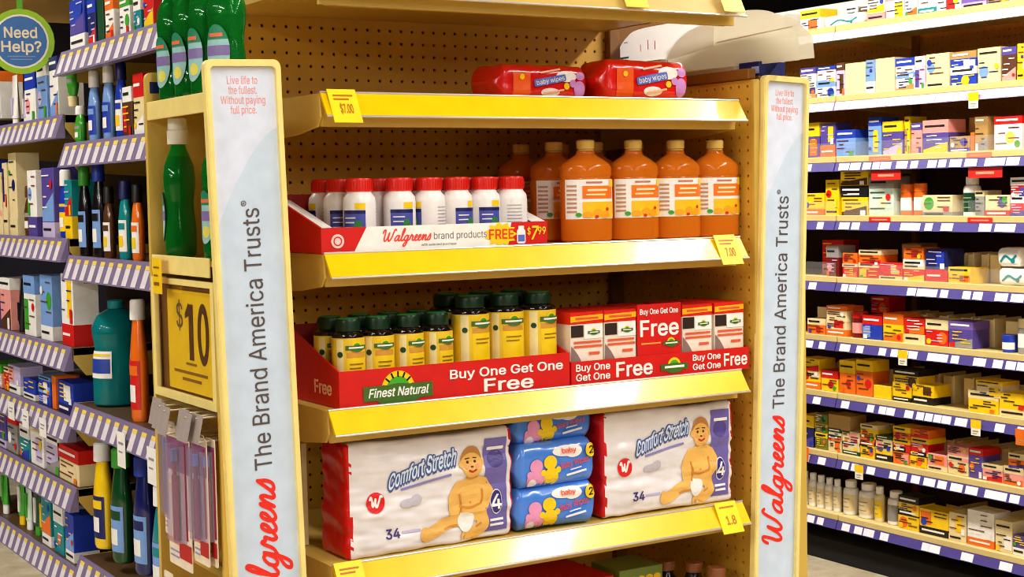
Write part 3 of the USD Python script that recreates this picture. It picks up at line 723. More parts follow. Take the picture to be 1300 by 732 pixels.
# ---- white bottles with red caps
PW = [(.024, 0), (.0285, .003), (.0288, .010), (.0288, .080), (.0275, .090), (.022, .097), (.021, .100)]
def white_bottle(label, loc, rz, group):
    t = thing('pill_bottle', label, 'bottle', loc, rz, group)
    obj('body', lathe(PW, 24), mat((244, 240, 236), .3, kind='plastic'), t, smooth=40)
    cap = lathe([(.0225, .100), (.0232, .101), (.0232, .119), (.0215, .1225), (.010, .1232)], 30)
    obj('cap', cap, mat((232, 34, 20), .35, kind='plastic'), t, smooth=40)
    obj('cap_grip', cat_([map_axes(bx(-.0008, .0008, -.0006, .0006, .103, .118), [(math.cos(a), math.sin(a), 0), (-math.sin(a), math.cos(a), 0), (0, 0, 1)], (.0234 * math.sin(a) * 1.0, -.0234 * math.cos(a), 0)) for a in np.linspace(0, 2 * math.pi, 28, endpoint=False)]), mat((205, 24, 14), .4, kind='plastic'), t)
    lb = part('label', t)
    obj('blue_panel', patch(PW, -42, 42, .022, .066), mat((74, 82, 170), .35), lb)
    obj('navy_edge', patch(PW, -42, 42, .062, .068, .0010), mat((24, 26, 90), .35), lb)
    obj('green_picture', wrap(flat(circle(.008, .042, .007, .009)), .0288, .0012), mat((50, 130, 70)), lb)
    obj('yellow_corner', patch(PW, 6, 42, .070, .080), mat('YE', .35), lb)
    obj('pink_corner', patch(PW, 12, 42, .018, .026, .0012), mat((236, 130, 110), .35), lb)
    obj('pale_lines', wrap(bars([(-.016, .004, .054, .002), (-.016, .002, .046, .002), (-.016, .0, .038, .0015)]), .0288, .0013), mat('WH'), lb)
    obj('back_print', cat_([wrap(bars([(-.014, .014, .070 - .006 * k, .0016) for k in range(8)]), .0288, .0008, 130), wrap(bars([(-.014, .014, .070 - .006 * k, .0016) for k in range(8)]), .0288, .0008, -130)]), mat((190, 184, 186)), lb)
    return t
fx = [1.184, 1.262, 1.322, 1.378, 1.436, 1.494]
rot = [-48, -18, -100, 8, -8, -150]
wb = None
for row in range(3):
    for k, x in enumerate(fx):
        y = 2.400 + row * .062
        if row: x = x - .008
        lab = (f'{ORD[k]} red-capped white bottle from the large sign in the ' + ('front', 'middle', 'back')[row] + ' line of its tray')
        rz_ = rot[k] if row == 0 else (rot[(k + row) % 6])
        if wb is None:
            wb = white_bottle(lab, (x, y, ZB + .003), rz_, 'white red-capped bottles in the tray')
        else:
            dup(wb, 'pill_bottle', lab, (x, y, ZB + .003), rz_)

# ---- orange mouthwash
PM = [(.030, 0), (.0345, .004), (.035, .012), (.035, .118), (.0335, .1205), (.0335, .1225), (.035, .125), (.035, .140), (.0325, .147), (.024, .156), (.0155, .163), (.0125, .167), (.0125, .172)]
SXM = 1.5
def orange_bottle(label, loc, rz):
    t = thing('mouthwash_bottle', label, 'bottle', loc, rz, 'orange mouthwash bottles on the endcap')
    obj('body', lathe(PM, 28, SXM, 1.0), mat((244, 128, 28), .12, kind='amber'), t, smooth=40)
    obj('cap', lathe([(.0135, .1722), (.0155, .1725), (.0158, .1745), (.0135, .175), (.0135, .1755), (.017, .176), (.0175, .190), (.0155, .1925), (.006, .193)], 20), mat((226, 186, 90), .4, kind='plastic'), t, smooth=40)
    lb = part('label', t)
    g = dict(sx=SXM, n=20)
    obj('white_sheet', patch(PM, -72, 78, .044, .118, .0006, **g), mat('WH', .35), lb)
    obj('orange_panel', patch(PM, -28, 56, .082, .106, .0011, **g), mat((244, 116, 16), .35), lb)
    obj('yellow_panel', patch(PM, -28, 76, .046, .076, .0011, **g), mat((252, 190, 20), .35), lb)
    obj('yellow_corner', patch(PM, 40, 76, .104, .117, .0013, **g), mat('YE', .35), lb)
    ws = lambda m, th=0, o=.0015: wrap(m, .0405, o, th, 0, .0525 / .0405, .035 / .0405)
    obj('print_lines', ws(bars([(-.012, .022, .096, .004), (-.014, .018, .088, .003)])), mat((255, 220, 170)), lb)
    obj('brand_line', ws(bars([(-.014, .012, .111, .003)])), mat((200, 110, 90)), lb)
    obj('side_print', ws(bars([(-.010, .008, .056 + .008 * k, .0035) for k in range(7)]), -52), mat((190, 140, 110)), lb)
    obj('fruit_picture', ws(flat(unary_union([circle(-.012, .052, .008, .006), circle(.004, .056, .007), circle(.018, .052, .009, .007)]))), mat((240, 160, 20)), lb)
    obj('leaf_picture', ws(flat(circle(-.026, .052, .005, .004)), 0, .0018), mat('GN'), lb)
    obj('berry_picture', ws(flat(unary_union([circle(.002, .048, .003), circle(.022, .062, .003)])), 0, .0018), mat('RE'), lb)
    return t
om = [(1.664, 2.405), (1.776, 2.405), (1.877, 2.402), (1.974, 2.400)]
ob = orange_bottle('orange mouthwash bottle beside the tray of white bottles, first of the front line', (*om[0], ZB), -6)
for k, (x, y) in enumerate(om[1:]):
    dup(ob, 'mouthwash_bottle', ('second orange mouthwash bottle from the tray of white bottles in the front line', 'third orange mouthwash bottle from the tray of white bottles in the front line', 'orange mouthwash bottle nearest the pegboard side panel in the front line')[k], (x, y, ZB), (-4, -3, -5)[k])
for k, (x, y) in enumerate([(1.665, 2.515), (1.765, 2.52), (1.865, 2.52), (1.960, 2.52), (1.665, 2.635), (1.765, 2.64)]):
    dup(ob, 'mouthwash_bottle', f'{ORD[k % 4]} orange mouthwash bottle of the ' + ('second', 'third')[k // 4] + ' line, counted from the white bottle tray', (x, y, ZB), (2, -6, -3, -8, 4, 0)[k])

# ---- supplement tray and bottles
def add_emblem(parent, w, a, b, words=False, place=None):
    e = part('sunrise_emblem', parent)
    nm = {'YE': 'sun', 'GN': 'hill', 'OLG': 'banner', 'BK': 'rays', 'WH': 'banner_print'}
    for col, m in emblem(w, words):
        obj(nm[col], (place or (lambda q: FY(q, 0, 0, 0)))(up(map2(m, a, b), 1)), mat(PAL[col] if col != 'GN' else (70, 170, 40), .4), e)
t2 = tray('red buy-one-get-one card tray full of dark supplement bottles', (1.114, 2.352, ZC), .470, .21, .063, .063, .13, 'red display trays')
WHT = mat('WH')
def tpf(parent, rows, m=WHT, dy=0.0):
    obj('white_lettering', FY(up(cat_([map2(text(s, h, w, True), a, b) for s, h, w, a, b in rows]), 1), 0, dy, 0), m, parent)
tpf(t2, [('Buy One Get One', .0155, .240, .215, .034), ('Free', .022, .105, .285, .006)])
add_emblem(t2, .135, .112, .022, True)
obj('side_lettering', FX(map2(text('Free', .022, .07, True), -.10, .02), -.0001, 0, 0), mat((250, 190, 150)), t2)

def supp_bottle(label, loc, rz, r, h, group):
    t = thing('supplement_bottle', label, 'bottle', loc, rz, group)
    zt = h - .021
    PR = [(r * .9, 0), (r, .004), (r, zt - .010), (r * .95, zt - .005), (r * .74, zt - .001), (r * .70, zt)]
    obj('body', lathe(PR, 24), mat((26, 14, 8), .12, kind='gloss'), t, smooth=40)
    obj('cap', lathe([(r * .72, zt + .0002), (r * .76, zt + .002), (r * .76, h - .004), (r * .68, h), (r * .3, h + .0004)], 28), mat((10, 42, 20), .35, kind='plastic'), t, smooth=40)
    obj('cap_disc', lathe([(r * .66, h + .0002), (r * .62, h + .0014), (r * .2, h + .0016)], 20), mat((26, 130, 60), .4, kind='plastic'), t, smooth=40)
    lb = part('label', t)
    z0, z1 = .018, zt - .0105
    obj('yellow_sheet', patch(PR, -112, 112, z0, z1, .0005, n=22), mat((240, 200, 40), .4), lb)
    obj('gold_panel', patch(PR, -36, 36, z0 + .004, z1 - .022, .0009), mat((246, 206, 10), .4), lb)
    obj('brown_fade', patch(PR, -36, 36, z1 - .034, z1 - .024, .0011), mat((214, 150, 50), .4), lb)
    obj('red_band', patch(PR, -36, 36, z0 + .002, z0 + .009, .0012), mat((176, 26, 20), .4), lb)
    obj('cream_side', cat_([patch(PR, -72, -46, z0 + .002, z1 - .002, .0009, n=6)]), mat((244, 226, 160), .4), lb)
    obj('leaf_mark', wrap(flat(circle(0, z1 - .028, .005)), r, .0014, -58), mat('DG'), lb)
    obj('print_lines', wrap(bars([(-r * .45, r * .45, z1 - .046, .0025), (-r * .45, r * .3, z1 - .053, .0025), (-r * .45, r * .45, z0 + .014, .0015), (-r * .4, r * .4, z0 + .0045, .002)]), r, .0014), mat((150, 110, 20)), lb)
    add_emblem_sub = emblem(r * 1.35)
    for col, m in add_emblem_sub:
        obj({'YE': 'sun', 'GN': 'hill', 'OLG': 'banner', 'WH': 'banner_print'}[col], wrap(map2(m, 0, z1 - .016), r, .0014), mat(PAL[col] if col != 'GN' else (60, 160, 40), .4), lb)
    return t
small = [(1.152, 2.392), (1.210, 2.394), (1.270, 2.396), (1.330, 2.398)]
big = [(1.402, 2.402), (1.476, 2.402), (1.546, 2.400)]
ss = sb_ = None
GR_ = 'dark supplement bottles in the red tray'
for row in range(2):
    for k, (x, y) in enumerate(small):
        lab = f'{ORD[k]} small dark supplement bottle from the large sign, {("front", "rear")[row]} line of the red tray'
        rz_ = (4, 0, 14, 16)[k]
        if ss is None: ss = supp_bottle(lab, (x, y, ZC + .003), rz_, .0285, .146, GR_)
        else: dup(ss, 'supplement_bottle', lab, (x - .004 * row, y + .064 * row, ZC + .003), rz_)
    for k, (x, y) in enumerate(big):
        lab = f'{ORD[k]} large dark supplement bottle after the small ones, {("front", "rear")[row]} line of the red tray'
        rz_ = (12, -2, 14)[k]
        if sb_ is None: sb_ = supp_bottle(lab, (x, y, ZC + .003), rz_, .0345, .172, GR_)
        else: dup(sb_, 'supplement_bottle', lab, (x - .004 * row, y + .076 * row, ZC + .003), rz_)

# ---- red tray of supplement boxes with a header card
t3 = tray('red buy-one-get-one card tray of white supplement boxes', (1.588, 2.352, ZC), .430, .20, .044, .044, .085, 'red display trays')
tpf(t3, [('Buy One', .0125, .078, .010, .026), ('Get One', .0125, .078, .010, .008), ('Free', .027, .086, .102, .009), ('Buy One', .0115, .070, .286, .026), ('Get One', .0115, .070, .286, .008), ('Free', .024, .060, .364, .010)])
add_emblem(t3, .066, .240, .019)
hc = thing('header_card', 'tall red Buy One Get One Free card between the supplement boxes', 'sign', (1.744, 2.3578, ZC + .003))
obj('card', bx(0, .105, -.0022, 0, .0, .139), RED2, hc)
tpf(hc, [('Buy One Get One', .010, .092, .006, .120), ('Free', .030, .093, .006, .078)], dy=-.0022)
obj('orange_line', FY(up(bars([(.008, .055, .062, .003)]), 1), 0, -.0022, 0), mat((255, 150, 60)), hc)
add_emblem(hc, .040, .080, .062, place=lambda q: FY(q, 0, -.0022, 0))
def supp_box(label, loc, group):
    t = thing('supplement_box', label, 'box', loc, 0, group)
    w, h, d = .0735, .132, .062
    obj('carton', cbx(-w / 2, w / 2, 0, d, 0, h, .0008), mat((240, 222, 204), .45), t)
    obj('red_top', cat_([bx(-w / 2 - .0003, w / 2 + .0003, -.0003, d + .0003, h - .022, h + .0003)]), mat((222, 30, 14), .4), t)
    F_ = lambda m, k=1: FY(up(m, k), 0, -.0003, 0)
    obj('yellow_band', F_(flat(Polygon([(-w / 2, h - .018), (w / 2, h - .015), (w / 2, h - .005), (-w / 2, h - .007)]))), mat((255, 180, 10), .4), t)
    obj('print_lines', F_(bars([(-.026, .026, h - .0135, .004), (-.03, .032, h - .058, .004), (-.03, .034, h - .066, .004), (.004, .028, h - .080, .005)]), 2), mat((226, 90, 50)), t)
    obj('white_panel', F_(flat(sbox(-.006, h - .050, w / 2 - .001, h - .023))), mat('WH'), t)
    obj('dark_picture', F_(flat(sbox(-w / 2 + .001, h - .046, -.008, h - .024))), mat((44, 26, 20)), t)
    obj('grey_picture', F_(flat(Polygon(smoothline([(-w / 2 + .001, h - .062), (-.022, h - .078), (-.012, h - .098), (-.012, .002), (-w / 2 + .001, .002), (-w / 2 + .001, h - .062)])).buffer(0)), 1), mat((138, 112, 104)), t)
    obj('peach_panel', F_(flat(Polygon([(-.010, .002), (.0, .044), (w / 2 - .002, .046), (w / 2 - .002, .002)])), 1), mat((250, 226, 190)), t)
    e = part('sunrise_emblem', t)
    for col, m in emblem(.027):
        obj({'YE': 'sun', 'GN': 'hill', 'OLG': 'banner', 'WH': 'banner_print'}[col], F_(map2(m, .015, h - .038), 2), mat(PAL[col] if col != 'GN' else (70, 160, 40), .4), e)
    return t
bxs = [1.6285, 1.7055, 1.789, 1.891, 1.972]
bxn = ['nearest the dark bottle tray', 'beside the tall red card, bottle side', 'hidden behind the tall red card', 'beside the tall red card, pegboard side', 'nearest the pegboard side panel']
s0 = None
for row in range(2):
    for k, x in enumerate(bxs):
        xx = x
        lab = f'white supplement box with red top {bxn[k]}, {("front", "rear")[row]} line'
        if s0 is None: s0 = supp_box(lab, (xx, 2.3585, ZC + .003), 'white supplement boxes in the red tray')
        else: dup(s0, 'supplement_box', lab, (xx, 2.3585 + .0645 * row, ZC + .003))

# ---- goods on the lowest visible shelf
rb = thing('red_carton', 'large plain red carton in the shade under the diaper shelf', 'box', (1.50, 2.47, ZE))
obj('carton', cbx(-.262, .262, 0, .24, 0, .123, .0015), mat((206, 14, 12), .4), rb)
obj('lid_seam', bx(-.2625, .2625, -.0004, -.0001, .094, .096), mat((150, 10, 10)), rb)
gb = thing('patterned_box', 'green and yellow patterned box between red carton and dark jars', 'box', (1.83, 2.47, ZE))
obj('carton', cbx(-.054, .054, 0, .10, 0, .128, .001), mat((120, 140, 60)), gb)
obj('leaf_pattern', FY(flat(unary_union([circle(-.04 + .02 * (i % 5), .022 + .028 * (i // 5), .009, .006) for i in range(20)]).intersection(sbox(-.053, .002, .053, .127))), 0, 0, 0), mat('YE'), gb)
obj('berry_pattern', FY(up(flat(unary_union([circle(-.03 + .02 * (i % 4), .034 + .03 * (i // 4), .005) for i in range(12)])), 1), 0, 0, 0), mat((200, 70, 60)), gb)
def jar(label, loc, rz):
    t = thing('dark_jar', label, 'jar', loc, rz, 'dark jars with copper lids')
    PJ = [(.024, 0), (.0275, .004), (.0275, .074), (.022, .090), (.0165, .098), (.016, .106)]
    obj('body', lathe(PJ, 22), mat((24, 18, 14), .12, kind='gloss'), t, smooth=40)
    obj('lid', lathe([(.018, .106), (.0195, .107), (.0195, .122), (.018, .125), (.006, .1254)], 22), mat((138, 80, 42), .4, kind='plastic'), t, smooth=40)
    lb = part('label', t)
    obj('pale_sheet', patch(PJ, -80, 80, .016, .070, .0006), mat((214, 190, 120)), lb)
    obj('green_panel', patch(PJ, -40, 40, .020, .056, .0010), mat((50, 90, 60)), lb)
    return t
jx = [(1.907, 2.48), (1.950, 2.445), (1.967, 2.395)]
j0 = None
for k, (x, y) in enumerate([(1.915, 2.50), (1.952, 2.455), (1.962, 2.395)]):
    lab = ('dark jar with copper lid beside the patterned box', 'dark jar with copper lid standing between two like it', 'dark jar with copper lid nearest the pegboard side panel')[k]
    if j0 is None: j0 = jar(lab, (x, y, ZE), 0)
    else: dup(j0, 'dark_jar', lab, (x, y, ZE), 10 * k)

# ---- clear curved sign holder and white sign above the side panel
fp = Polygon(smoothline([(-2.664, 1.752), (-2.662, 1.786), (-2.635, 1.815), (-2.575, 1.842), (-2.455, 1.856), (-2.37, 1.853), (-2.315, 1.838), (-2.255, 1.795)]).tolist() + [(-2.25, 1.7435), (-2.5, 1.7465)])
fl = thing('sign_holder', 'clouded clear plastic sign holder with rounded top above the side panel', 'sign holder', (2.10, 2.46, 1.744))
def fq(m, o=(2.10, 2.46, 1.744)):
    m = m.copy(); m.apply_translation(-np.array(o)); return m
obj('plastic_sheet', fq(FX(sheet(fp), 2.066, 0, 0)), mat((206, 196, 172), .25, .05, kind='sheet'), fl)
obj('rear_sheet', fq(FX(sheet(fp.buffer(-.006)), 2.110, 0, 0)), mat((206, 196, 172), .3, .10, kind='sheet'), fl)
obj('fold_line', fq(FX(flat(LineString([(-2.50, 1.80), (-2.27, 1.81)]).buffer(.0012)), 2.064, 0, 0)), mat((214, 200, 170)), fl)
obj('base_rail', fq(cbx(2.060, 2.112, 2.44, 2.655, 1.7222, 1.7475, .001)), mat((214, 200, 170), .4, kind='plastic'), fl)
ws = thing('shelf_sign', 'white rounded sign card with faint coloured print beside the clear sign holder', 'sign', (2.056, 2.74, 1.776))
wp = Polygon(smoothline([(-2.845, 1.778), (-2.835, 1.812), (-2.805, 1.838), (-2.76, 1.852), (-2.62, 1.855), (-2.50, 1.858)]).tolist() + [(-2.50, 1.792), (-2.655, 1.776)])
def wsq(m):
    return fq(m, (2.056, 2.74, 1.776))
obj('card', wsq(FX(sheet(wp), 2.058, 0, 0)), mat((252, 250, 250), .4, 0.0, kind='sheet'), ws)
for a, b, c, d in ((-2.70, 1.803, -2.697, 1.822), (-2.725, 1.805, -2.722, 1.826), (-2.752, 1.803, -2.7495, 1.818)):
    obj('pink_mark', wsq(FX(flat(sbox(a, b, c, d)), 2.0558, 0, 0)), mat((228, 140, 170)), ws)
for a, b, c, d in ((-2.83, 1.792, -2.795, 1.796), (-2.812, 1.826, -2.798, 1.8285)):
    obj('blue_mark', wsq(FX(flat(sbox(a, b, c, d)), 2.0558, 0, 0)), mat((130, 190, 220)), ws)
obj('foot', wsq(cbx(2.040, 2.060, 2.66, 2.80, 1.7355, 1.7785, .001)), mat('WH'), ws)
nb = thing('navy_carton', 'small navy blue carton on top of the side panel behind the farther sign', 'box', (2.092, 2.372, 1.7166))
obj('carton', cbx(-.035, .035, -.012, .05, .0055, .034, .001), mat('NB'), nb)
obj('white_print', FX(flat(sbox(-.01, .014, .012, .028)), -.0352, 0, -.004), mat((170, 180, 220)), nb)
obj('red_print', FX(flat(sbox(-.018, .016, -.012, .024)), -.0352, 0, -.004), mat('RE'), nb)

# ---- green mouthwash on the near side rack
PG_ = [(.027, 0), (.033, .006), (.034, .02), (.033, .055), (.0295, .085), (.030, .10), (.034, .125), (.0345, .140), (.032, .160), (.023, .180), (.017, .192), (.016, .198)]
def green_bottle(label, loc, rz):
    t = thing('mouthwash_bottle', label, 'bottle', loc, rz, 'green mouthwash bottles on the near side rack')
    obj('body', lathe(PG_, 26, 1.0, .82), mat((30, 180, 60), .05, kind='liquid'), t, smooth=40)
    obj('inner_liquid', lathe([(.022, .006), (.0265, .02), (.0255, .055), (.022, .085), (.0225, .10), (.0265, .125), (.027, .14), (.024, .16), (.016, .174)], 20, .98, .80), mat((1, 44, 8), .15, kind='plastic'), t, smooth=40)
    obj('cap', lathe([(.0165, .198), (.0185, .1985), (.019, .222), (.0172, .224), (.0168, .243), (.012, .2455)], 22), mat((226, 220, 200), .4, kind='plastic'), t, smooth=40)
    ws_ = lambda m, th=0, o=.001: wrap(m, .0325, o, th, 0, 1.05, .87)
    lb = part('label', t)
    ov = circle(0, .072, .023, .044)
    v, f = trimesh.remesh.subdivide_to_size(*(lambda q: (q.vertices, q.faces))(flat(ov)), .008, max_iter=6)
    obj('pale_oval', ws_(trimesh.Trimesh(v, f, process=False)), mat((150, 200, 200)), lb)
    def sub(p):
        q = flat(p); v, f = trimesh.remesh.subdivide_to_size(q.vertices, q.faces, .008, max_iter=6); return trimesh.Trimesh(v, f, process=False)
    obj('green_arc', ws_(sub(ov.intersection(sbox(-.03, .092, .03, .12))), 0, .0015), mat((20, 130, 90)), lb)
    obj('violet_band', ws_(sub(ov.intersection(sbox(-.03, .066, .03, .082))), 0, .0015), mat((130, 110, 170)), lb)
    obj('yellow_dot', ws_(sub(circle(.004, .048, .010)), 0, .0015), mat((230, 220, 90)), lb)
    obj('red_line', ws_(sub(sbox(-.012, .096, .012, .102)), 0, .002), mat((230, 110, 70)), lb)
    return t
gl = [((.938, 2.614, 1.6632), 'near side rack\'s top shelf, farthest from the sign', -80), ((.938, 2.534, 1.6632), 'near side rack\'s top shelf, second from the aisle', -80),
      ((.938, 2.456, 1.6632), 'near side rack\'s top shelf, third from the aisle', -80), ((.950, 2.397, 1.6632), 'near side rack\'s top shelf, tight against the sign', -60),
      ((.938, 2.612, 1.3952), 'lower shelf of the near side rack, in full view', -120), ((.940, 2.424, 1.3952), 'lower shelf of the near side rack, half behind the sign', -85)]
g0 = None
for loc, lab, rz_ in gl:
    lab = 'green mouthwash bottle on the ' + lab
    if g0 is None: g0 = green_bottle(lab, loc, rz_)
    else: dup(g0, 'mouthwash_bottle', lab, loc, rz_)

# ---- toothbrush cards on the hooks
def brush_card(label, loc, col, w, h, big_):
    t = thing('toothbrush_card', label, 'toothbrush', loc, -90, 'toothbrush cards hanging on the near side rack')
    obj('card', FY(flat(rrect(-w / 2, -h, w / 2, 0, .004), .0012), 0, 0, 0), mat((236, 218, 190), .45), t)
    obj('blister', hull([(x, y, z) for x, y in ((-w * .30, -.0013), (w * .30, -.0013), (-w * .20, -.016), (w * .20, -.016)) for z in (-h * .80, -h * .10)]), mat((235, 228, 242), .15, .16, kind='clear'), t)
    hd = cat_([cbx(-.008, .008, -.011, -.004, -h * .80, -h * .32, .0015), cbx(-.0035, .0035, -.010, -.005, -h * .32, -h * .22, .001)])
    obj('handle', hd, mat(col, .35, kind='plastic'), t)
    obj('bristles', cbx(-.006, .006, -.013, -.004, -h * .22, -h * .13, .001), mat((120, 130, 190)), t)
    obj('red_panel', FY(up(flat(sbox(-.004, -h * .93, w / 2 - .002, -h * .81)), 4), 0, 0, 0), mat((190, 30, 30)), t)
    obj('orange_line', FY(up(flat(sbox(-w / 2, -h * .84, -.006, -h * .80)), 4), 0, 0, 0), mat((240, 130, 70)), t)
    obj('violet_lines', FY(up(bars([(-w * .44, -.006, -h * .90, .003), (-w * .44, -.008, -h * .94, .003)]), 4), 0, 0, 0), mat((150, 140, 190)), t)
    obj('yellow_dot', FY(up(flat(circle(-w * .38, -h * .42, .0045)), 4), 0, 0, 0), mat('YE'), t)
    obj('crimson_edge', FY(up(flat(sbox(w * .28, -h * .78, w * .28 + .008, -h * .08)), 4), 0, 0, 0), mat((150, 20, 50)), t)
    obj('violet_top', FY(up(flat(sbox(-w / 2 + .002, -h * .30, w / 2 - .002, -h * .06)), 3), 0, 0, 0), mat((140, 80, 120)), t)
    return t
bc = [(.905, 2.612, 'violet'), (.892, 2.556, 'violet and pale'), (.878, 2.492, 'wide violet'), (.892, 2.440, 'crimson'), (.880, 2.396, 'plum'), (.890, 2.372, 'dark red')]
cols = [(120, 60, 130), (90, 90, 150), (150, 40, 80), (170, 30, 60), (130, 40, 90), (160, 30, 40)]
for k, (x, y, cn) in enumerate(bc):
    z = 1.108
    brush_card(f'{cn} toothbrush blister card, {ORD[k]} from the mouthwash aisle on the near side rack', (x, y, z), cols[k], (.066, .072, .112, .070, .070, .044)[k], (.205, .20, .235, .205, .21, .21)[k], k == 2)
    hk = thing('peg_hook', f'grey peg hook with label plate, {ORD[k]} from the mouthwash aisle', 'hook', (x, y, z + .008), -90, 'peg hooks with grey label plates')
    L_ = 0.958 - x
    obj('wire', cat_([map_axes(trimesh.creation.cylinder(.0018, L_ + .024, sections=8), [(1, 0, 0), (0, 0, 1), (0, 1, 0)], (0, L_ / 2 - .012, -.012)),
                      map_axes(trimesh.creation.cylinder(.0016, L_ + .024, sections=8), [(1, 0, 0), (0, 0, 1), (0, 1, 0)], (0, L_ / 2 - .012, .027))]), SILVER, hk)
    obj('label_plate', hull([(xx, yy, zz) for xx in (-.023, .023) for yy, zz in ((-.030, -.012), (-.0285, -.012), (-.020, .034), (-.0185, .034))]), mat((160, 146, 140), .5), hk)
for k, (y, cn) in enumerate(((2.60, 'lower violet'), (2.52, 'lower orange'), (2.43, 'lower crimson'))):
    brush_card(f'{cn} toothbrush blister card on the bottom hooks of the near side rack', (.892, y, .842), cols[k + 1], .046, .205, False)

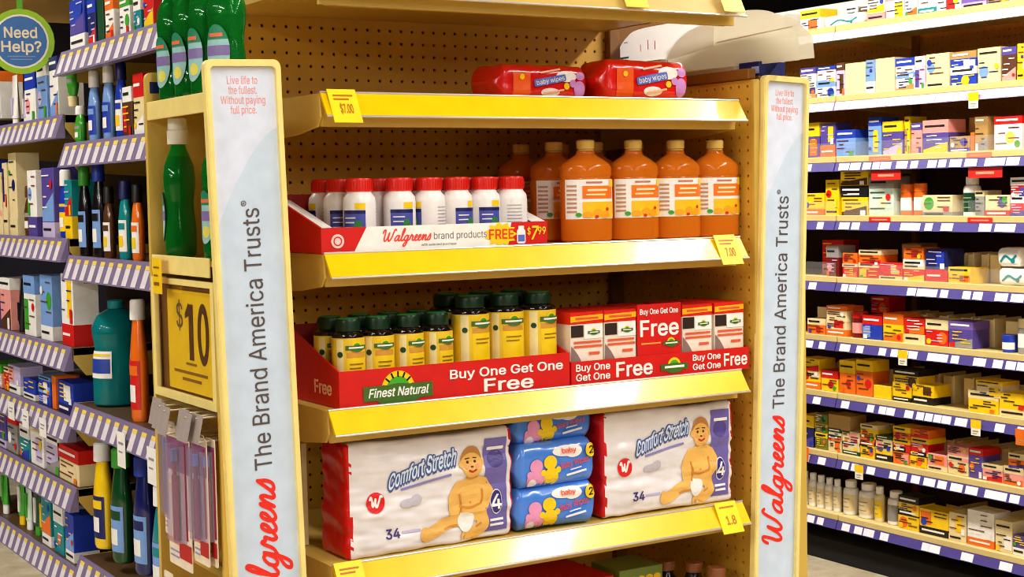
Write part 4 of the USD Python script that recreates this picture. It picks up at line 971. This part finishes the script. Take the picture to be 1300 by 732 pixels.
# ================================================================ goods on the two aisle shelvings: row|centre y|width|lift|height|kind|look|colours
GOODS = '''1|4.607|0.117|0|0.069|box|white box with yellow top band|WH YE OR
1|4.478|0.064|0.056|0.036|box|small pale green and white box lying at the back|PG WH PG
1|4.373|0.135|0|0.065|box|green and brown patterned box at the back|OL BR OL
1|4.428|0.225|0|0.033|pack|white and teal soft pack lying flat|WH TE WH
1|4.249|0.091|0|0.077|box|white box with yellow base, the twin nearer the sign|WH PK YE
1|4.153|0.092|0|0.075|box|white box with yellow base, the twin away from the sign|WH PK YE
1|4.071|0.062|0|0.069|box|white box with orange swirls|WH OR OR
1|3.992|0.086|0|0.073|box|white and pale teal box|WH TE WH
1|3.891|0.113|0|0.073|box|large white box with orange-red bottom|WH WH RE
1|3.775|0.108|0|0.059|box|purple box row|PU LP PU
1|3.67|0.092|0|0.048|box|tan and yellow box|TN YE TN
1|3.585|0.069|0|0.043|box|tall white box|WH WH PK
2|4.623|0.089|0.081|0.05|box|upper white and violet box of a stack|WH VI WH
2|4.623|0.09|0|0.055|box|lower white and violet box of a stack|WH TN VI
2|4.518|0.103|0.077|0.052|box|upper white and blue box of a stack|WH BL WH
2|4.519|0.104|0|0.056|box|lower white and blue box of a stack|WH LB BL
2|4.439|0.046|0|0.117|box|narrow brown and lilac box|LI BR BR
2|4.36|0.109|0|0.111|box|blank cream box|CR CR CR
2|4.28|0.047|0|0.115|box|narrow blue and white box|LB WH BL
2|4.204|0.101|0|0.116|box|wide blank cream box|CR CR CR
2|4.102|0.094|0.064|0.063|box|upper white box with blue strip of a stack|WH BL LB
2|4.102|0.095|0|0.052|box|lower white box with blue strip of a stack|WH LB TN
2|4.028|0.05|0|0.108|box|lilac and white box|LI WH VI
2|3.944|0.113|0|0.111|box|cream box with pale blue bottom|CR CR LB
2|3.824|0.119|0.074|0.054|box|upper blue and yellow box of a stack|BL TN WH
2|3.824|0.119|0|0.053|box|lower blue and yellow box of a stack|BL WH YE
2|3.708|0.102|0|0.111|box|tall cream box with blue bottom|CR CR LB
2|3.621|0.062|0|0.106|box|dark brown and violet box|BR VI PK
2|3.568|0.037|0|0.113|box|yellow and blue box|YE YE BL
3|4.605|0.095|0|0.127|box|dark violet box with yellow and orange patches|VI YE OR
3|4.512|0.082|0|0.12|box|dark violet box with yellow spots|VI OR YE
3|4.413|0.106|0|0.091|box|pale blue box pair|LB BL LB
3|4.258|0.069|0|0.131|box|tall blue box with yellow window|LB BL YE
3|4.165|0.104|0|0.112|box|violet box with yellow band|VI YE LI
3|4.092|0.025|0|0.126|box|slim yellow box|YE YE TN
3|4.046|0.053|0|0.1|box|pink and violet box|PK VI PK
3|3.954|0.123|0|0.107|box|violet box with pink top and yellow badge|VI PK YE
3|3.836|0.101|0.065|0.068|box|blank cream box at the back|TN TN TN
3|3.84|0.092|0|0.043|box|low tan and violet box|TN VI VI
3|3.783|0.018|0|0.055|box|slim orange box|OR OR OR
3|3.742|0.059|0|0.108|box|tan box with grey dish print|TN TN GR
3|3.625|0.121|0|0.103|box|white box with red top and yellow badge|WH RE YE
4|4.592|0.118|0|0.075|box|low yellow box with orange top|YE OR YE
4|4.49|0.075|0|0.127|box|yellow box pair with red edge|YE YE RE
4|4.369|0.15|0.1|0.078|box|upper yellow box with black lettering band|YE BK BR
4|4.368|0.147|0|0.078|box|lower yellow box with black lettering band|YE BK BR
4|4.226|0.127|0|0.134|box|grey and cream carton with dark print|PG GR CR
4|4.118|0.061|0|0.104|jar|orange jar with white band|OR WH OR
4|4.053|0.058|0|0.106|jar|orange jar with white band|OR WH OR
4|3.946|0.142|0|0.062|box|low cream box with green bottom|CR GR GN
4|3.814|0.075|0|0.126|bottle|white bottle with dark green label|WH DG DG
4|3.75|0.04|0|0.076|box|narrow grey box|GR CR GR
4|3.671|0.11|0|0.06|box|low white box with red top|CR RE VI
4|3.577|0.074|0.08|0.06|box|upper red and white box of a stack|RE WH VI
4|3.577|0.074|0|0.061|box|lower red and white box of a stack|RE WH VI
5|4.592|0.122|0|0.123|box|large red box behind clear plastic|RE PK RE
5|4.49|0.07|0|0.107|box|red and grey box|DR GR PK
5|4.394|0.081|0.058|0.042|box|upper orange and cream box of a stack|OR CR RE
5|4.395|0.082|0|0.038|box|lower orange and cream box of a stack|RE CR OR
5|4.286|0.119|0.067|0.047|box|upper red and cream box of a stack|OR CR RE
5|4.293|0.106|0|0.045|box|lower red and yellow box of a stack|RE CR YE
5|4.178|0.118|0|0.048|box|low red box with cream top|RE CR YE
5|4.168|0.099|0.069|0.068|box|blank cream carton at the back|TN TN TN
5|4.064|0.1|0.07|0.057|box|upper orange striped box of a stack|OR WH RE
5|4.061|0.106|0|0.047|box|lower red box with yellow edge of a stack|RE CR YE
5|3.952|0.105|0|0.105|box|blue box with red top and yellow foot|NB RE BL
5|3.842|0.107|0|0.042|box|low yellow box with orange bottom|YE YE OR
5|3.627|0.106|0.081|0.053|pack|white rounded pack with teal swirl, upper one|WH TE WH
5|3.61|0.133|0|0.043|pack|white rounded pack with teal swirl, lower one|WH TE YE
6|4.584|0.103|0|0.045|box|low orange and cream box|OR CR RE
6|4.468|0.114|0.074|0.049|box|upper cream box of a stack|CR OR CR
6|4.47|0.111|0|0.053|box|lower cream box with red print of a stack|CR OR RE
6|4.373|0.071|0|0.085|jar|dark red bottle|DR PK RE
6|4.332|0.097|0.109|0.051|box|red box standing at the back|RE RE OR
6|4.276|0.103|0|0.076|box|blue box with red top|BL RE LB
6|4.166|0.107|0|0.09|box|yellow box with orange lower half|YE OR OR
6|4.059|0.101|0|0.078|box|red box with cream top, twin nearer the sign|RE CR OR
6|3.949|0.108|0|0.08|box|red box with cream top, twin away from the sign|RE CR OR
6|3.836|0.11|0|0.081|box|violet and grey box|VI PU GR
6|3.64|0.063|0|0.045|jar|low blue tub with cream lid|BL WH BL
6|3.572|0.058|0|0.105|jar|grey and white tub|GR WH CR
7|4.622|0.108|0.063|0.063|box|upper yellow and red box of a stack|YE CR RE
7|4.62|0.113|0|0.06|box|lower yellow box with red disc of a stack|YE OR RE
7|4.51|0.093|0|0.066|box|low yellow box with red disc|YE RE RE
7|4.411|0.085|0|0.114|box|orange-red box with yellow top, twin nearer the sign|OR YE RE
7|4.318|0.087|0|0.123|box|orange-red box with yellow top, twin away from the sign|OR YE RE
7|4.224|0.09|0|0.033|box|low yellow tray|YE YE YE
7|4.102|0.128|0.068|0.056|box|upper yellow box with black band|YE BK BR
7|4.123|0.095|0|0.055|box|lower yellow box with black band|YE BK YE
7|4.017|0.106|0|0.057|box|yellow box with brown picture|YE BK BR
7|3.733|0.134|0|0.061|box|low white and yellow box|YE CR YE
7|3.707|0.118|0.074|0.046|box|upper yellow box with cream lid|CR YE YE
7|3.601|0.119|0|0.068|box|wide yellow box with cream top|YE CR YE
8|4.642|0.077|0|0.112|box|navy box with yellow patches|NB YE VI
8|4.559|0.07|0.106|0.04|box|top olive and yellow box of a stack|OL YE DG
8|4.559|0.07|0.062|0.041|box|middle olive and yellow box of a stack|OL YE DG
8|4.56|0.07|0|0.044|box|bottom olive and yellow box of a stack|OL YE DG
8|4.458|0.122|0.103|0.05|box|blank tan carton|TN TN TN
8|4.482|0.073|0.057|0.04|box|upper cream and green box of a stack|CR DG OR
8|4.483|0.074|0|0.05|box|lower cream and green box of a stack|CR DG OR
8|4.393|0.096|0.054|0.042|box|upper cream and orange box of a stack|CR DG PK
8|4.393|0.095|0|0.052|box|lower cream and orange box of a stack|CR DG OR
8|4.294|0.093|0.093|0.041|box|top yellow box of a stack of three|YE CR OR
8|4.303|0.076|0.054|0.036|box|middle orange box of a stack of three|OR YE OR
8|4.303|0.076|0|0.048|box|bottom yellow box of a stack of three|YE BK OR
8|4.216|0.086|0.055|0.046|box|upper cream box with green band|CR DG PK
8|4.216|0.087|0|0.047|box|lower cream box with dark band|CR BK YE
8|4.124|0.088|0.105|0.041|box|top orange box of the tall stack nearer the sign|OR YE RE
8|4.124|0.088|0.063|0.038|box|middle red box of the tall stack nearer the sign|RE YE OR
8|4.128|0.081|0|0.05|box|bottom orange box of the tall stack nearer the sign|OR BK PK
8|4.032|0.088|0.107|0.041|box|top orange box of the tall stack away from the sign|OR YE RE
8|4.036|0.083|0.061|0.042|box|middle red box of the tall stack away from the sign|RE YE OR
8|4.042|0.085|0|0.043|box|bottom yellow box of the tall stack away from the sign|YE BK OR
8|3.948|0.093|0|0.046|box|low pink box|PK CR OR
8|3.85|0.098|0.064|0.044|box|upper white and pink box of a stack|PK CR PK
8|3.85|0.098|0|0.048|box|lower white and pink box of a stack|CR PK OR
8|3.766|0.066|0|0.091|box|violet and red box|VI RE OR
8|3.692|0.093|0|0.044|box|low pink box with cream top|PK CR RE
8|3.599|0.086|0|0.048|box|low pink box with orange print|PK CR OR
8|3.585|0.073|0.075|0.042|box|upper orange and cream box|OR CR VI
9|4.68|0.045|0|0.12|bottle|slim white bottle|WH WH CR
9|4.631|0.044|0|0.119|bottle|slim white bottle|WH WH CR
9|4.584|0.045|0|0.116|bottle|slim white bottle|WH WH CR
9|4.536|0.044|0|0.113|bottle|slim white bottle|WH WH CR
9|4.49|0.04|0|0.114|bottle|slim white bottle|WH WH CR
9|4.428|0.073|0|0.118|bottle|broad white bottle|WH WH CR
9|4.339|0.092|0|0.119|bottle|broad white bottle|WH WH CR
9|4.262|0.048|0|0.119|bottle|yellowish white bottle|CR WH YE
9|4.188|0.077|0|0.112|bottle|white bottle with grey print|WH WH GR
9|4.09|0.102|0.072|0.058|box|upper yellow box with black lettering|YE BK YE
9|4.091|0.103|0|0.057|box|lower yellow box with black lettering|YE BK OR
9|3.964|0.141|0|0.078|box|wide yellow box with black lettering|YE BK OR
9|3.852|0.08|0|0.087|box|white and yellow carton|CR CR YE
9|3.745|0.121|0|0.112|box|white box with orange stripe|WH OR WH
9|3.697|0.023|0|0.061|tube|small red tube|RE RE RE
9|3.641|0.073|0|0.095|box|plain white carton|CR CR WH
9|3.569|0.066|0|0.054|box|white box with violet frame|VI WH VI
a1|3.955|0.158|0|0.117|box|large violet and blue box leaning|BL WH VI
a1|3.83|0.079|0|0.102|box|deep blue box|NB BL RE
a1|3.759|0.058|0|0.096|box|dark green narrow box|DG DG DG
a1|3.686|0.081|0|0.091|box|white and orange box|WH OR OR
a1|3.57|0.091|0|0.074|box|white and lime green box|WH GN GN
a1|3.48|0.061|0|0.066|box|pale teal and white box|TE WH WH
a2|3.891|0.11|0|0.168|cbottle|blue and white bottle with white cap, farther twin|LB WH BL
a2|3.772|0.111|0|0.173|cbottle|blue and white bottle with white cap, nearer twin|LB WH BL
a2|3.67|0.093|0|0.172|cbottle|dark blue pump bottle with white front|BL NB WH
a2|3.574|0.082|0|0.105|box|brown and white box|BR WH RE
a2|4.015|0.098|0|0.086|cbottle|small green bottle with white cap|GN WH GN
a3|4.013|0.116|0|0.221|cbottle|black bottle with green cap and pale blue label|BK GN LB
a3|3.889|0.122|0|0.23|cbottle|black bottle with blue cap and pale blue label|BK BL LB
a3|3.801|0.098|0|0.167|cbottle|brown bottle with white label|BR BK WH
a3|3.676|0.113|0|0.18|cbottle|teal bottle with navy cap and white label|TE NB WH
a3|3.579|0.078|0|0.169|cbottle|orange bottle with dark cap and white label|OR BK WH
a4|3.866|0.35|0|0.246|grip|large teal mouthwash bottle with blue and white label|TE TE WH
a4|3.625|0.143|0|0.283|cbottle|orange-red bottle with white cap|OR WH RE
a5|3.967|0.174|0.051|0.266|cbottle|yellow bottle with ridged white cap|YE WH NB
a5|3.816|0.189|0.043|0.279|cbottle|dark green bottle with green cap|DG GN LB
a5|3.636|0.225|0.049|0.278|cbottle|deep blue bottle with pale teardrop label|NB BL LB
b1|4.828|0.129|0.042|0.131|box|white box with orange top|WH OR LB
b1|4.668|0.166|0|0.136|tube|clear white tube|WH WH LI
b1|4.542|0.064|0|0.116|tube|slim clear white tube|LI WH WH
b1|4.435|0.138|0|0.135|box|white hanging card with pale label|WH BL PK
a1|3.985|0.10|0|0.16|inv|green bottle standing on its white cap|GN WH GN
b1|4.076|0.105|0.038|0.104|inv|lime bottle standing on its cream cap|GN CR GN
b2|4.906|0.073|0|0.216|box|blue and white tall box|BL WH LB
b2|4.83|0.06|0|0.178|box|tall pale box|CR CR PK
b2|4.762|0.065|0|0.206|box|slim cream box with blue wedge|CR CR NB
b2|4.668|0.107|0|0.233|box|tall cream box with blue wedge|CR CR NB
b2|4.554|0.139|0|0.135|cbottle|brown rounded bottle|BR BR BR
b2|4.456|0.113|0|0.177|box|white box with violet stripe|WH VI LB
b2|4.29|0.15|0|0.18|box|dark violet box with pale foot|VI LI LB
b2|4.187|0.13|0|0.173|cbottle|white and blue spray bottle with yellow band|BL WH YE
b2|4.094|0.08|0|0.144|box|teal and red box|TE YE RE
b3|4.948|0.099|0|0.121|box|violet and pink box|VI PK YE
b3|4.81|0.153|0|0.145|box|white and brown box|PK WH BR
b3|4.686|0.086|0|0.15|tube|black tube|BK BK BK
b3|4.528|0.153|0|0.163|box|tall white box with green leaf|WH LB GN
b3|4.348|0.149|0|0.171|box|tall pale blue box with green leaf|LB WH GN
b3|4.139|0.137|0|0.182|box|white box with red, yellow and green squares|WH RE YE
b4|4.956|0.149|0|0.062|box|small pink and green box|PK GN WH
b4|4.74|0.173|0|0.072|box|small white and pink box|LI WH PK
b4|4.568|0.163|0|0.047|box|low blue and white box|BL WH BL
b4|4.398|0.148|0.047|0.04|box|upper blue and white box|BL LB WH
b4|4.404|0.148|0|0.043|box|lower blue and white box|BL LB WH
b4|4.304|0.043|0|0.081|box|slim orange divider box|OR OR OR
b4|4.188|0.178|0|0.076|box|wide blue and white box|BL NB WH
b5|4.505|0.172|0|0.124|box|tall white carton|WH CR LI
b5|4.339|0.17|0|0.097|box|grey-white carton with print|LI WH GR
b5|4.186|0.247|0|0.084|box|low cream carton with red edge|CR RE CR
b5|4.93|0.15|0|0.10|box|dark violet box|VI LI VI
b5|4.79|0.14|0|0.115|box|grey and red box|GR RE WH
b5|4.645|0.13|0|0.09|box|teal and white low box|TE WH BL
b6|4.976|0.205|0|0.209|tube|green and white tube|GN WH GN
b6|4.772|0.176|0|0.202|tube|green tube with yellow cap|GN YE WH
b6|4.589|0.165|0|0.194|tube|dark green tube|DG GN WH
b6|4.435|0.118|0|0.136|box|teal and white box, farther twin|TE WH OR
b6|4.31|0.12|0|0.127|box|teal and white box, nearer twin|TE WH OR
b6|4.20|0.10|0|0.12|box|blue and white box beside the teal pair|BL WH LB
b6|4.685|0.15|0|0.19|tube|pale green tube with white cap|PG WH GN
b6|4.52|0.15|0|0.18|tube|olive tube with dark cap|OL BK YE
b4|4.83|0.08|0|0.06|box|small red and cream box|RE CR OR
a5|3.50|0.18|0|0.26|cbottle|teal bottle with white cap|TE WH LB
a1|3.40|0.08|0|0.10|box|red and white box|RE WH YE
b1|4.31|0.12|0|0.14|box|pale blue hanging card with white window|LB WH LI
b1|4.19|0.10|0|0.15|box|white and navy hanging card|WH NB LB
a2|3.49|0.09|0|0.13|box|cream and red box|CR RE WH'''
DEPTH = {'R': (4.285, .10), 'L': (1.180, .09)}
rg = random.Random(21)
AISLE = 'medicine'
RN = ('top', 'second', 'third', 'fourth', 'fifth', 'sixth', 'seventh', 'eighth', 'bottom')
def carton(t, w, d, h, c, blank):
    obj('carton', cbx(-w / 2, w / 2, 0, d, 0, h, min(.0012, h * .03)), mat(c[0], .42), t)
    if blank: return
    bh = h * rg.choice([.22, .3, .38])
    up_ = rg.random() < .65
    z0, z1 = (h - bh, h + .0003) if up_ else (-.0001, bh)
    obj('band', bx(-w / 2 - .0004, w / 2 + .0004, -.0004, d + .0004, max(z0, .0004), z1), mat(c[1], .42), t)
    a, b = (.002, h - bh - .002) if up_ else (bh + .002, h - .002)
    x0 = rg.choice([-w * .46, -w * .1, w * .02]); x1 = x0 + w * rg.choice([.36, .45])
    pic = rg.choice(['box', 'disc', 'wedge'])
    if pic == 'disc': g = circle((x0 + x1) / 2, (a + b) / 2, min(abs(b - a), x1 - x0) * .46)
    elif pic == 'wedge': g = Polygon([(-w * .48, a), (w * .48, a), (w * .48, a + (b - a) * .55), (-w * .48, a + (b - a) * .2)])
    else: g = sbox(x0, a + (b - a) * .12, x1, b - (b - a) * .12)
    obj('picture', FY(up(flat(g), 1), 0, 0, 0), mat(c[2], .42), t)
    lc = 'BK' if sum(PAL[c[1]]) > 420 else 'WH'
    zc = (z0 + z1) / 2
    th = min(.007, bh * .3)
    obj('title', FY(up(bars([(-w * .42, w * rg.choice([.2, .36]), zc - th * .3, th)]), 3), 0, 0, 0), mat(lc, .5), t)
    ink = rg.choice(['BK', 'NB', 'DR', 'BR']) if sum(PAL[c[0]]) > 330 else rg.choice(['WH', 'YE', 'LI'])
    fine = []
    for k in range(4):
        zz = a + (b - a) * (.86 - .2 * k)
        x_ = -w * .44 + w * rg.choice([0, .1, .45])
        fine.append((x_, min(w * .44, x_ + w * rg.choice([.25, .4, .6])), zz, min(.0035, (b - a) * .09)))
    obj('print_lines', FY(up(bars(fine), 4), 0, 0, 0), mat(ink, .5), t)
    bx_ = w * rg.choice([-.34, .30, .34]); br = min(w * .10, (b - a) * .22)
    obj('badge', FY(up(flat(circle(bx_, a + (b - a) * rg.choice([.25, .7]), br) if rg.random() < .5 else sbox(bx_ - br, a + .001, bx_ + br, a + (b - a) * .3)), 5), 0, 0, 0), mat(rg.choice(['YE', 'WH', 'RE', 'BL', 'OR', 'GN']), .45), t)

def flask(t, w, d, h, c, cap_lo=False):
    r = .5
    ch = min(.05, h * .24)
    pr = [(.44, 0), (.5, .03 * h), (.5, h * .52), (.44, h * .62), (.40, h * .68), (.30, h - ch)]
    S = [(q * w, z) for q, z in pr]
    def fl(m):
        if cap_lo:
            m.vertices[:, 2] = h - m.vertices[:, 2]; m.invert()
        return m
    obj('body', fl(lathe(S, 20, 1, d / w)), mat(c[0], .18, kind='gloss'), t, smooth=40)
    cw = .27 * w
    obj('cap', fl(lathe([(cw, h - ch + .0003), (cw * 1.06, h - ch + .002), (cw * 1.0, h - .004), (cw * .8, h)], 18)), mat(c[1], .4, kind='plastic'), t, smooth=40)
    lb = part('label', t)
    obj('sheet', fl(patch(S, -65, 65, h * .10, h * .50, .0008, 1, d / w)), mat(c[2], .4), lb)
    obj('picture', fl(patch(S, -30, 34, h * .16, h * .30, .0013, 1, d / w)), mat('YE' if c[2] == 'WH' else 'WH', .4), lb)
    obj('title_band', fl(patch(S, -50, 50, h * .38, h * .46, .0013, 1, d / w)), mat(c[0] if c[0] != c[2] else 'GR', .4), lb)

def pill(t, w, h, c):
    r = w / 2
    S = [(r * .92, 0), (r, .003), (r, h * .68), (r * .9, h * .76), (r * .62, h * .80)]
    obj('body', lathe(S, 20), mat(c[0], .32, kind='plastic'), t, smooth=40)
    obj('cap', lathe([(r * .66, h * .80), (r * .74, h * .81), (r * .74, h * .985), (r * .66, h)], 18), mat('WH', .4, kind='plastic'), t, smooth=40)
    lb = part('label', t)
    obj('sheet', patch(S, -70, 70, h * .12, h * .60, .0006), mat(c[2], .4), lb)
    obj('print_lines', wrap(bars([(-r * .6, r * .6, h * .46, .004), (-r * .6, r * .3, h * .36, .003), (-r * .5, r * .5, h * .22, .003)]), r, .001), mat('GR', .5), lb)

def tub(t, w, h, c):
    r = w / 2
    S = [(r * .95, 0), (r, .003), (r, h * .70), (r * .94, h * .74)]
    obj('body', lathe(S, 20), mat(c[0], .35, kind='plastic'), t, smooth=40)
    obj('lid', lathe([(r * .95, h * .745), (r, h * .75), (r, h * .97), (r * .93, h)], 22), mat(c[2], .35, kind='plastic'), t, smooth=40)
    obj('label', patch(S, -75, 75, h * .18, h * .58, .0007), mat(c[1], .4), t)

def tube(t, w, d, h, c):
    V = []
    cap = h * .14
    n = 16
    th = np.linspace(0, 2 * math.pi, n, endpoint=False)
    body = hull([(w * .42 * math.sin(a), d * .42 * math.cos(a), cap) for a in th] + [(sx * w / 2, sy, h) for sx in (-1, 1) for sy in (-.0008, .0008)])
    obj('body', body, mat(c[0], .3, kind='gloss'), t, smooth=30)
    obj('cap', lathe([(w * .34, 0), (w * .36, .002), (w * .34, cap - .0004)], n, 1, d / w), mat(c[1], .4, kind='plastic'), t, smooth=40)
    obj('stripe', bx(-w * .16, w * .16, -d * .42 - .001, -d * .30, cap + .01, h * .55), mat(c[2], .4), t)

def soft_pack(t, w, d, h, c, seed):
    b = pillow(w, d, h, seed, .012, .5)
    obj('film_body', b, mat(c[0], .3, kind='gloss'), t, smooth=50)
    obj('swirl', drape(flat(unary_union([LineString(smoothline([(-w * .3, h * .3), (-w * .1, h * .6), (w * .15, h * .4), (w * .32, h * .62)])).buffer(h * .06), circle(w * .2, h * .35, h * .14)])), b, d, .0012), mat(c[1], .4), t)

CATS = dict(box='box', bottle='bottle', cbottle='bottle', grip='bottle', inv='bottle', jar='jar', tube='tube', pack='pack')
used = {}
row_boxes = {}
for i, ln_ in enumerate(GOODS.strip().split('\n')):
    row, cy, w, zl, h, kind, look, cs = ln_.split('|')
    cy, w, zl, h = map(float, (cy, w, zl, h)); c = cs.split()
    rightside = row.isdigit()
    if rightside:
        s = ROWS_R[int(row) - 1]; x = 4.285; where = f'on the {RN[int(row) - 1]} medicine shelf'
    else:
        s = (ROWS_A if row[0] == 'a' else ROWS_B)[int(row[1]) - 1]; x = 1.162
        n_ = int(row[1]) - 1
        where = 'on the ' + ('nearer' if row[0] == 'a' else 'farther') + " bay's mouthwash shelf " + ('one', 'two', 'three', 'four', 'five', 'six')[n_]
    z = s + LIFT + (max(0, zl - .016) if zl else 0)
    h = h + (.016 if (zl == 0 and rightside) else .012)
    label = f'{look} {where}'
    used[label] = used.get(label, 0) + 1
    if used[label] > 1 or 'slim white bottle' in look or 'broad white bottle' in look or look.startswith('orange jar'):
        label = f'{ORD[used[label] - 1]} {look} from the farther sign {where}'
    grp = f'goods {where}'
    nm = {'box': 'carton_box', 'bottle': 'pill_bottle', 'cbottle': 'liquid_bottle', 'grip': 'mouthwash_bottle', 'inv': 'liquid_bottle', 'jar': 'round_jar', 'tube': 'squeeze_tube', 'pack': 'soft_pack'}[kind]
    if rightside:
        d = {'box': .09, 'pack': .09}.get(kind, .06)
        if kind == 'bottle': w = w * .86
        if kind == 'jar': w = w * .86
        dx = 0
        if 'at the back' in look or 'behind clear' in look: dx = .10
        if kind in ('bottle', 'jar', 'tube'): dx = w / 2 + .004
        if kind == 'pack': dx = d / 2 + .004
        t = thing(nm, label, CATS[kind], (x + dx, cy, z), -90 + (rg.uniform(-2, 2) if zl == 0 else 0), grp)
        w = w * .985
    else:
        if kind in ('cbottle', 'inv'):
            w = min(.085, max(.046, w * .46)); d = w * .62
        elif kind == 'grip':
            w, d = .13, .14; cy = 3.95
        elif kind == 'tube':
            w, d = min(.05, w * .34), .03
        else:
            w, d = w * .80, .07
        dx = d / 2 + .004 if kind != 'box' else 0
        t = thing(nm, label, CATS[kind], (x + dx, cy, z), -90, grp)
    if kind == 'box' and rightside and zl == 0 and dx == 0: row_boxes.setdefault(int(row), []).append((t, w))
    if kind == 'box': carton(t, w, d if not rightside else d, h, c, c[0] == c[1] == c[2])
    elif kind in ('cbottle',): flask(t, w, d, h, c)
    elif kind == 'inv': flask(t, w, d, h, c, True)
    elif kind == 'bottle': pill(t, w, h, c)
    elif kind == 'jar': tub(t, w, h, c)
    elif kind == 'tube': tube(t, w, .03, h, c)
    elif kind == 'pack': soft_pack(t, w, d, h, c, i)
    elif kind == 'grip':
        G = [(.05, 0), (.058, .006), (.058, .07), (.056, .12), (.052, .15), (.056, .18), (.058, .205), (.046, .235), (.024, .25), (.018, .252)]
        obj('body', lathe(G, 28, 1, 1.12), mat((30, 190, 190), .08, kind='liquid'), t, smooth=40)
        obj('inner_liquid', lathe([(r_ * .9, z_ * .97 + .003) for r_, z_ in G[:-1]], 24, 1, 1.12), mat((8, 120, 130), .2, kind='plastic'), t, smooth=40)
        obj('cap', lathe([(.019, .2525), (.021, .253), (.021, .272), (.017, .275)], 18), mat('TE', .3, kind='plastic'), t, smooth=40)
        lb = part('label', t)
        obj('sheet', patch(G, -60, 60, .075, .145, .001, 1, 1.12, 20), mat('WH'), lb)
        obj('blue_panel', patch(G, -56, 56, .088, .125, .0016, 1, 1.12, 20), mat((30, 60, 160)), lb)
        obj('yellow_line', patch(G, -56, 56, .132, .138, .0016, 1, 1.12, 20), mat('YE'), lb)
        obj('neck_tag', patch(G, -80, -20, .18, .205, .001, 1, 1.12, 8), mat((140, 170, 220)), lb)

# the rows go on past both ends of what the photograph shows
rf = random.Random(5)
for row, lst in sorted(row_boxes.items()):
    for y0, y1, lab in ((4.76, 5.50, f'carton past the farther sign on the {RN[row - 1]} medicine shelf'), (3.23, 3.47, f'carton at the open near end of the {RN[row - 1]} medicine shelf')):
        y = y0; k = 0
        while True:
            b, w = rf.choice(lst)
            if y + w > y1: break
            dup(b, 'carton_box', f'{ORD[k]} {lab}', (4.285, y + w / 2, ROWS_R[row - 1] + LIFT), -90, lab.replace('carton', 'cartons', 1))
            k += 1
            y += w + rf.choice([.004, .01, .05])

# ---- flags and hanging tags on the shelf edges
FLAGS = [(3.732, 1.816, 'second medicine shelf edge', 'YE'), (4.068, .884, 'sixth medicine shelf edge', 'YE'), (3.721, .664, 'seventh medicine shelf edge', 'YE'), (4.296, .422, 'eighth medicine shelf edge', 'YE'),
         (4.60, .452, 'eighth medicine shelf edge beside the farther sign', 'OR'), (3.525, .655, 'seventh medicine shelf edge near its open end', 'OR')]
for y, z, lab, c in FLAGS:
    t = thing('price_flag', f'{"yellow" if c == "YE" else "orange"} price flag hanging on the {lab}', 'price tag', (4.2335, y, z), -90, 'price flags on the medicine shelf edges')
    obj('card', FY(flat(sbox(-.023, -.03, .023, 0), .001), 0, 0, 0), mat(c, .4), t)
    obj('white_foot', FY(flat(sbox(-.021, -.056, .021, -.0301), .001), 0, 0, 0), mat('WH' if c == 'YE' else c, .4), t)
    obj('print_lines', FY(up(bars([(-.014, .012, -.042, .004), (-.014, .006, -.050, .003)]), 3), 0, 0, 0), mat((170, 150, 90)), t)
REDS = [(4.162, 1.553, 'first red strip tag under the third medicine shelf'), (3.691, 1.553, 'second red strip tag under the third medicine shelf'), (4.195, 1.378, 'first red strip tag on the lip of the fourth medicine shelf'),
        (3.714, 1.378, 'second red strip tag on the lip of the fourth medicine shelf'), (4.194, 1.606, 'first pale red strip tag on the lip of the third medicine shelf'), (3.719, 1.606, 'second pale red strip tag on the lip of the third medicine shelf')]
for y, z, lab in REDS:
    under = 'under' in lab
    t = thing('strip_tag', lab, 'price tag', (4.246, y, z), -90, 'red strip tags on the medicine shelves')
    ht = .036 if under else .018
    obj('card', FY(flat(sbox(-.075 if under else -.055, -ht, .075 if under else .055, 0), .001), 0, 0, 0), mat((214, 40, 30) if 'pale' not in lab else (236, 130, 100), .4), t)
    obj('print_lines', FY(up(bars([(-.04, .04, -ht * .65, ht * .25)]), 3), 0, 0, 0), mat((240, 150, 120)), t)
for y, z, lab in [(4.634, .906, 'first'), (4.474, .900, 'second'), (4.289, .897, 'third')]:
    t = thing('paper_tag', f'{lab} white paper price tag from the far end, farther mouthwash bay, shelf four', 'price tag', (1.1245, y, z), -90, 'white paper tags on the mouthwash shelves')
    obj('card', FY(flat(sbox(-.035, -.052, .035, 0), .001), 0, 0, 0), mat('WH', .45), t)
    obj('print_lines', FY(up(bars([(-.02, .02, -.02, .004), (-.02, .012, -.03, .003)]), 3), 0, 0, 0), mat((150, 140, 160)), t)
for y, z, lab in [(3.37, .937, 'nearer'), (3.59, .945, 'farther')]:
    t = thing('paper_tag', f'{lab} white paper price tag under the large teal mouthwash shelf', 'price tag', (1.1245, y, z), -90, 'white paper tags on the mouthwash shelves')
    obj('card', FY(flat(sbox(-.03, -.085, .03, 0), .001), 0, 0, 0), mat('WH', .45), t)
    obj('print_lines', FY(up(bars([(-.018, .018, -.03, .006), (-.018, .01, -.05, .004)]), 3), 0, 0, 0), mat((150, 140, 160)), t)
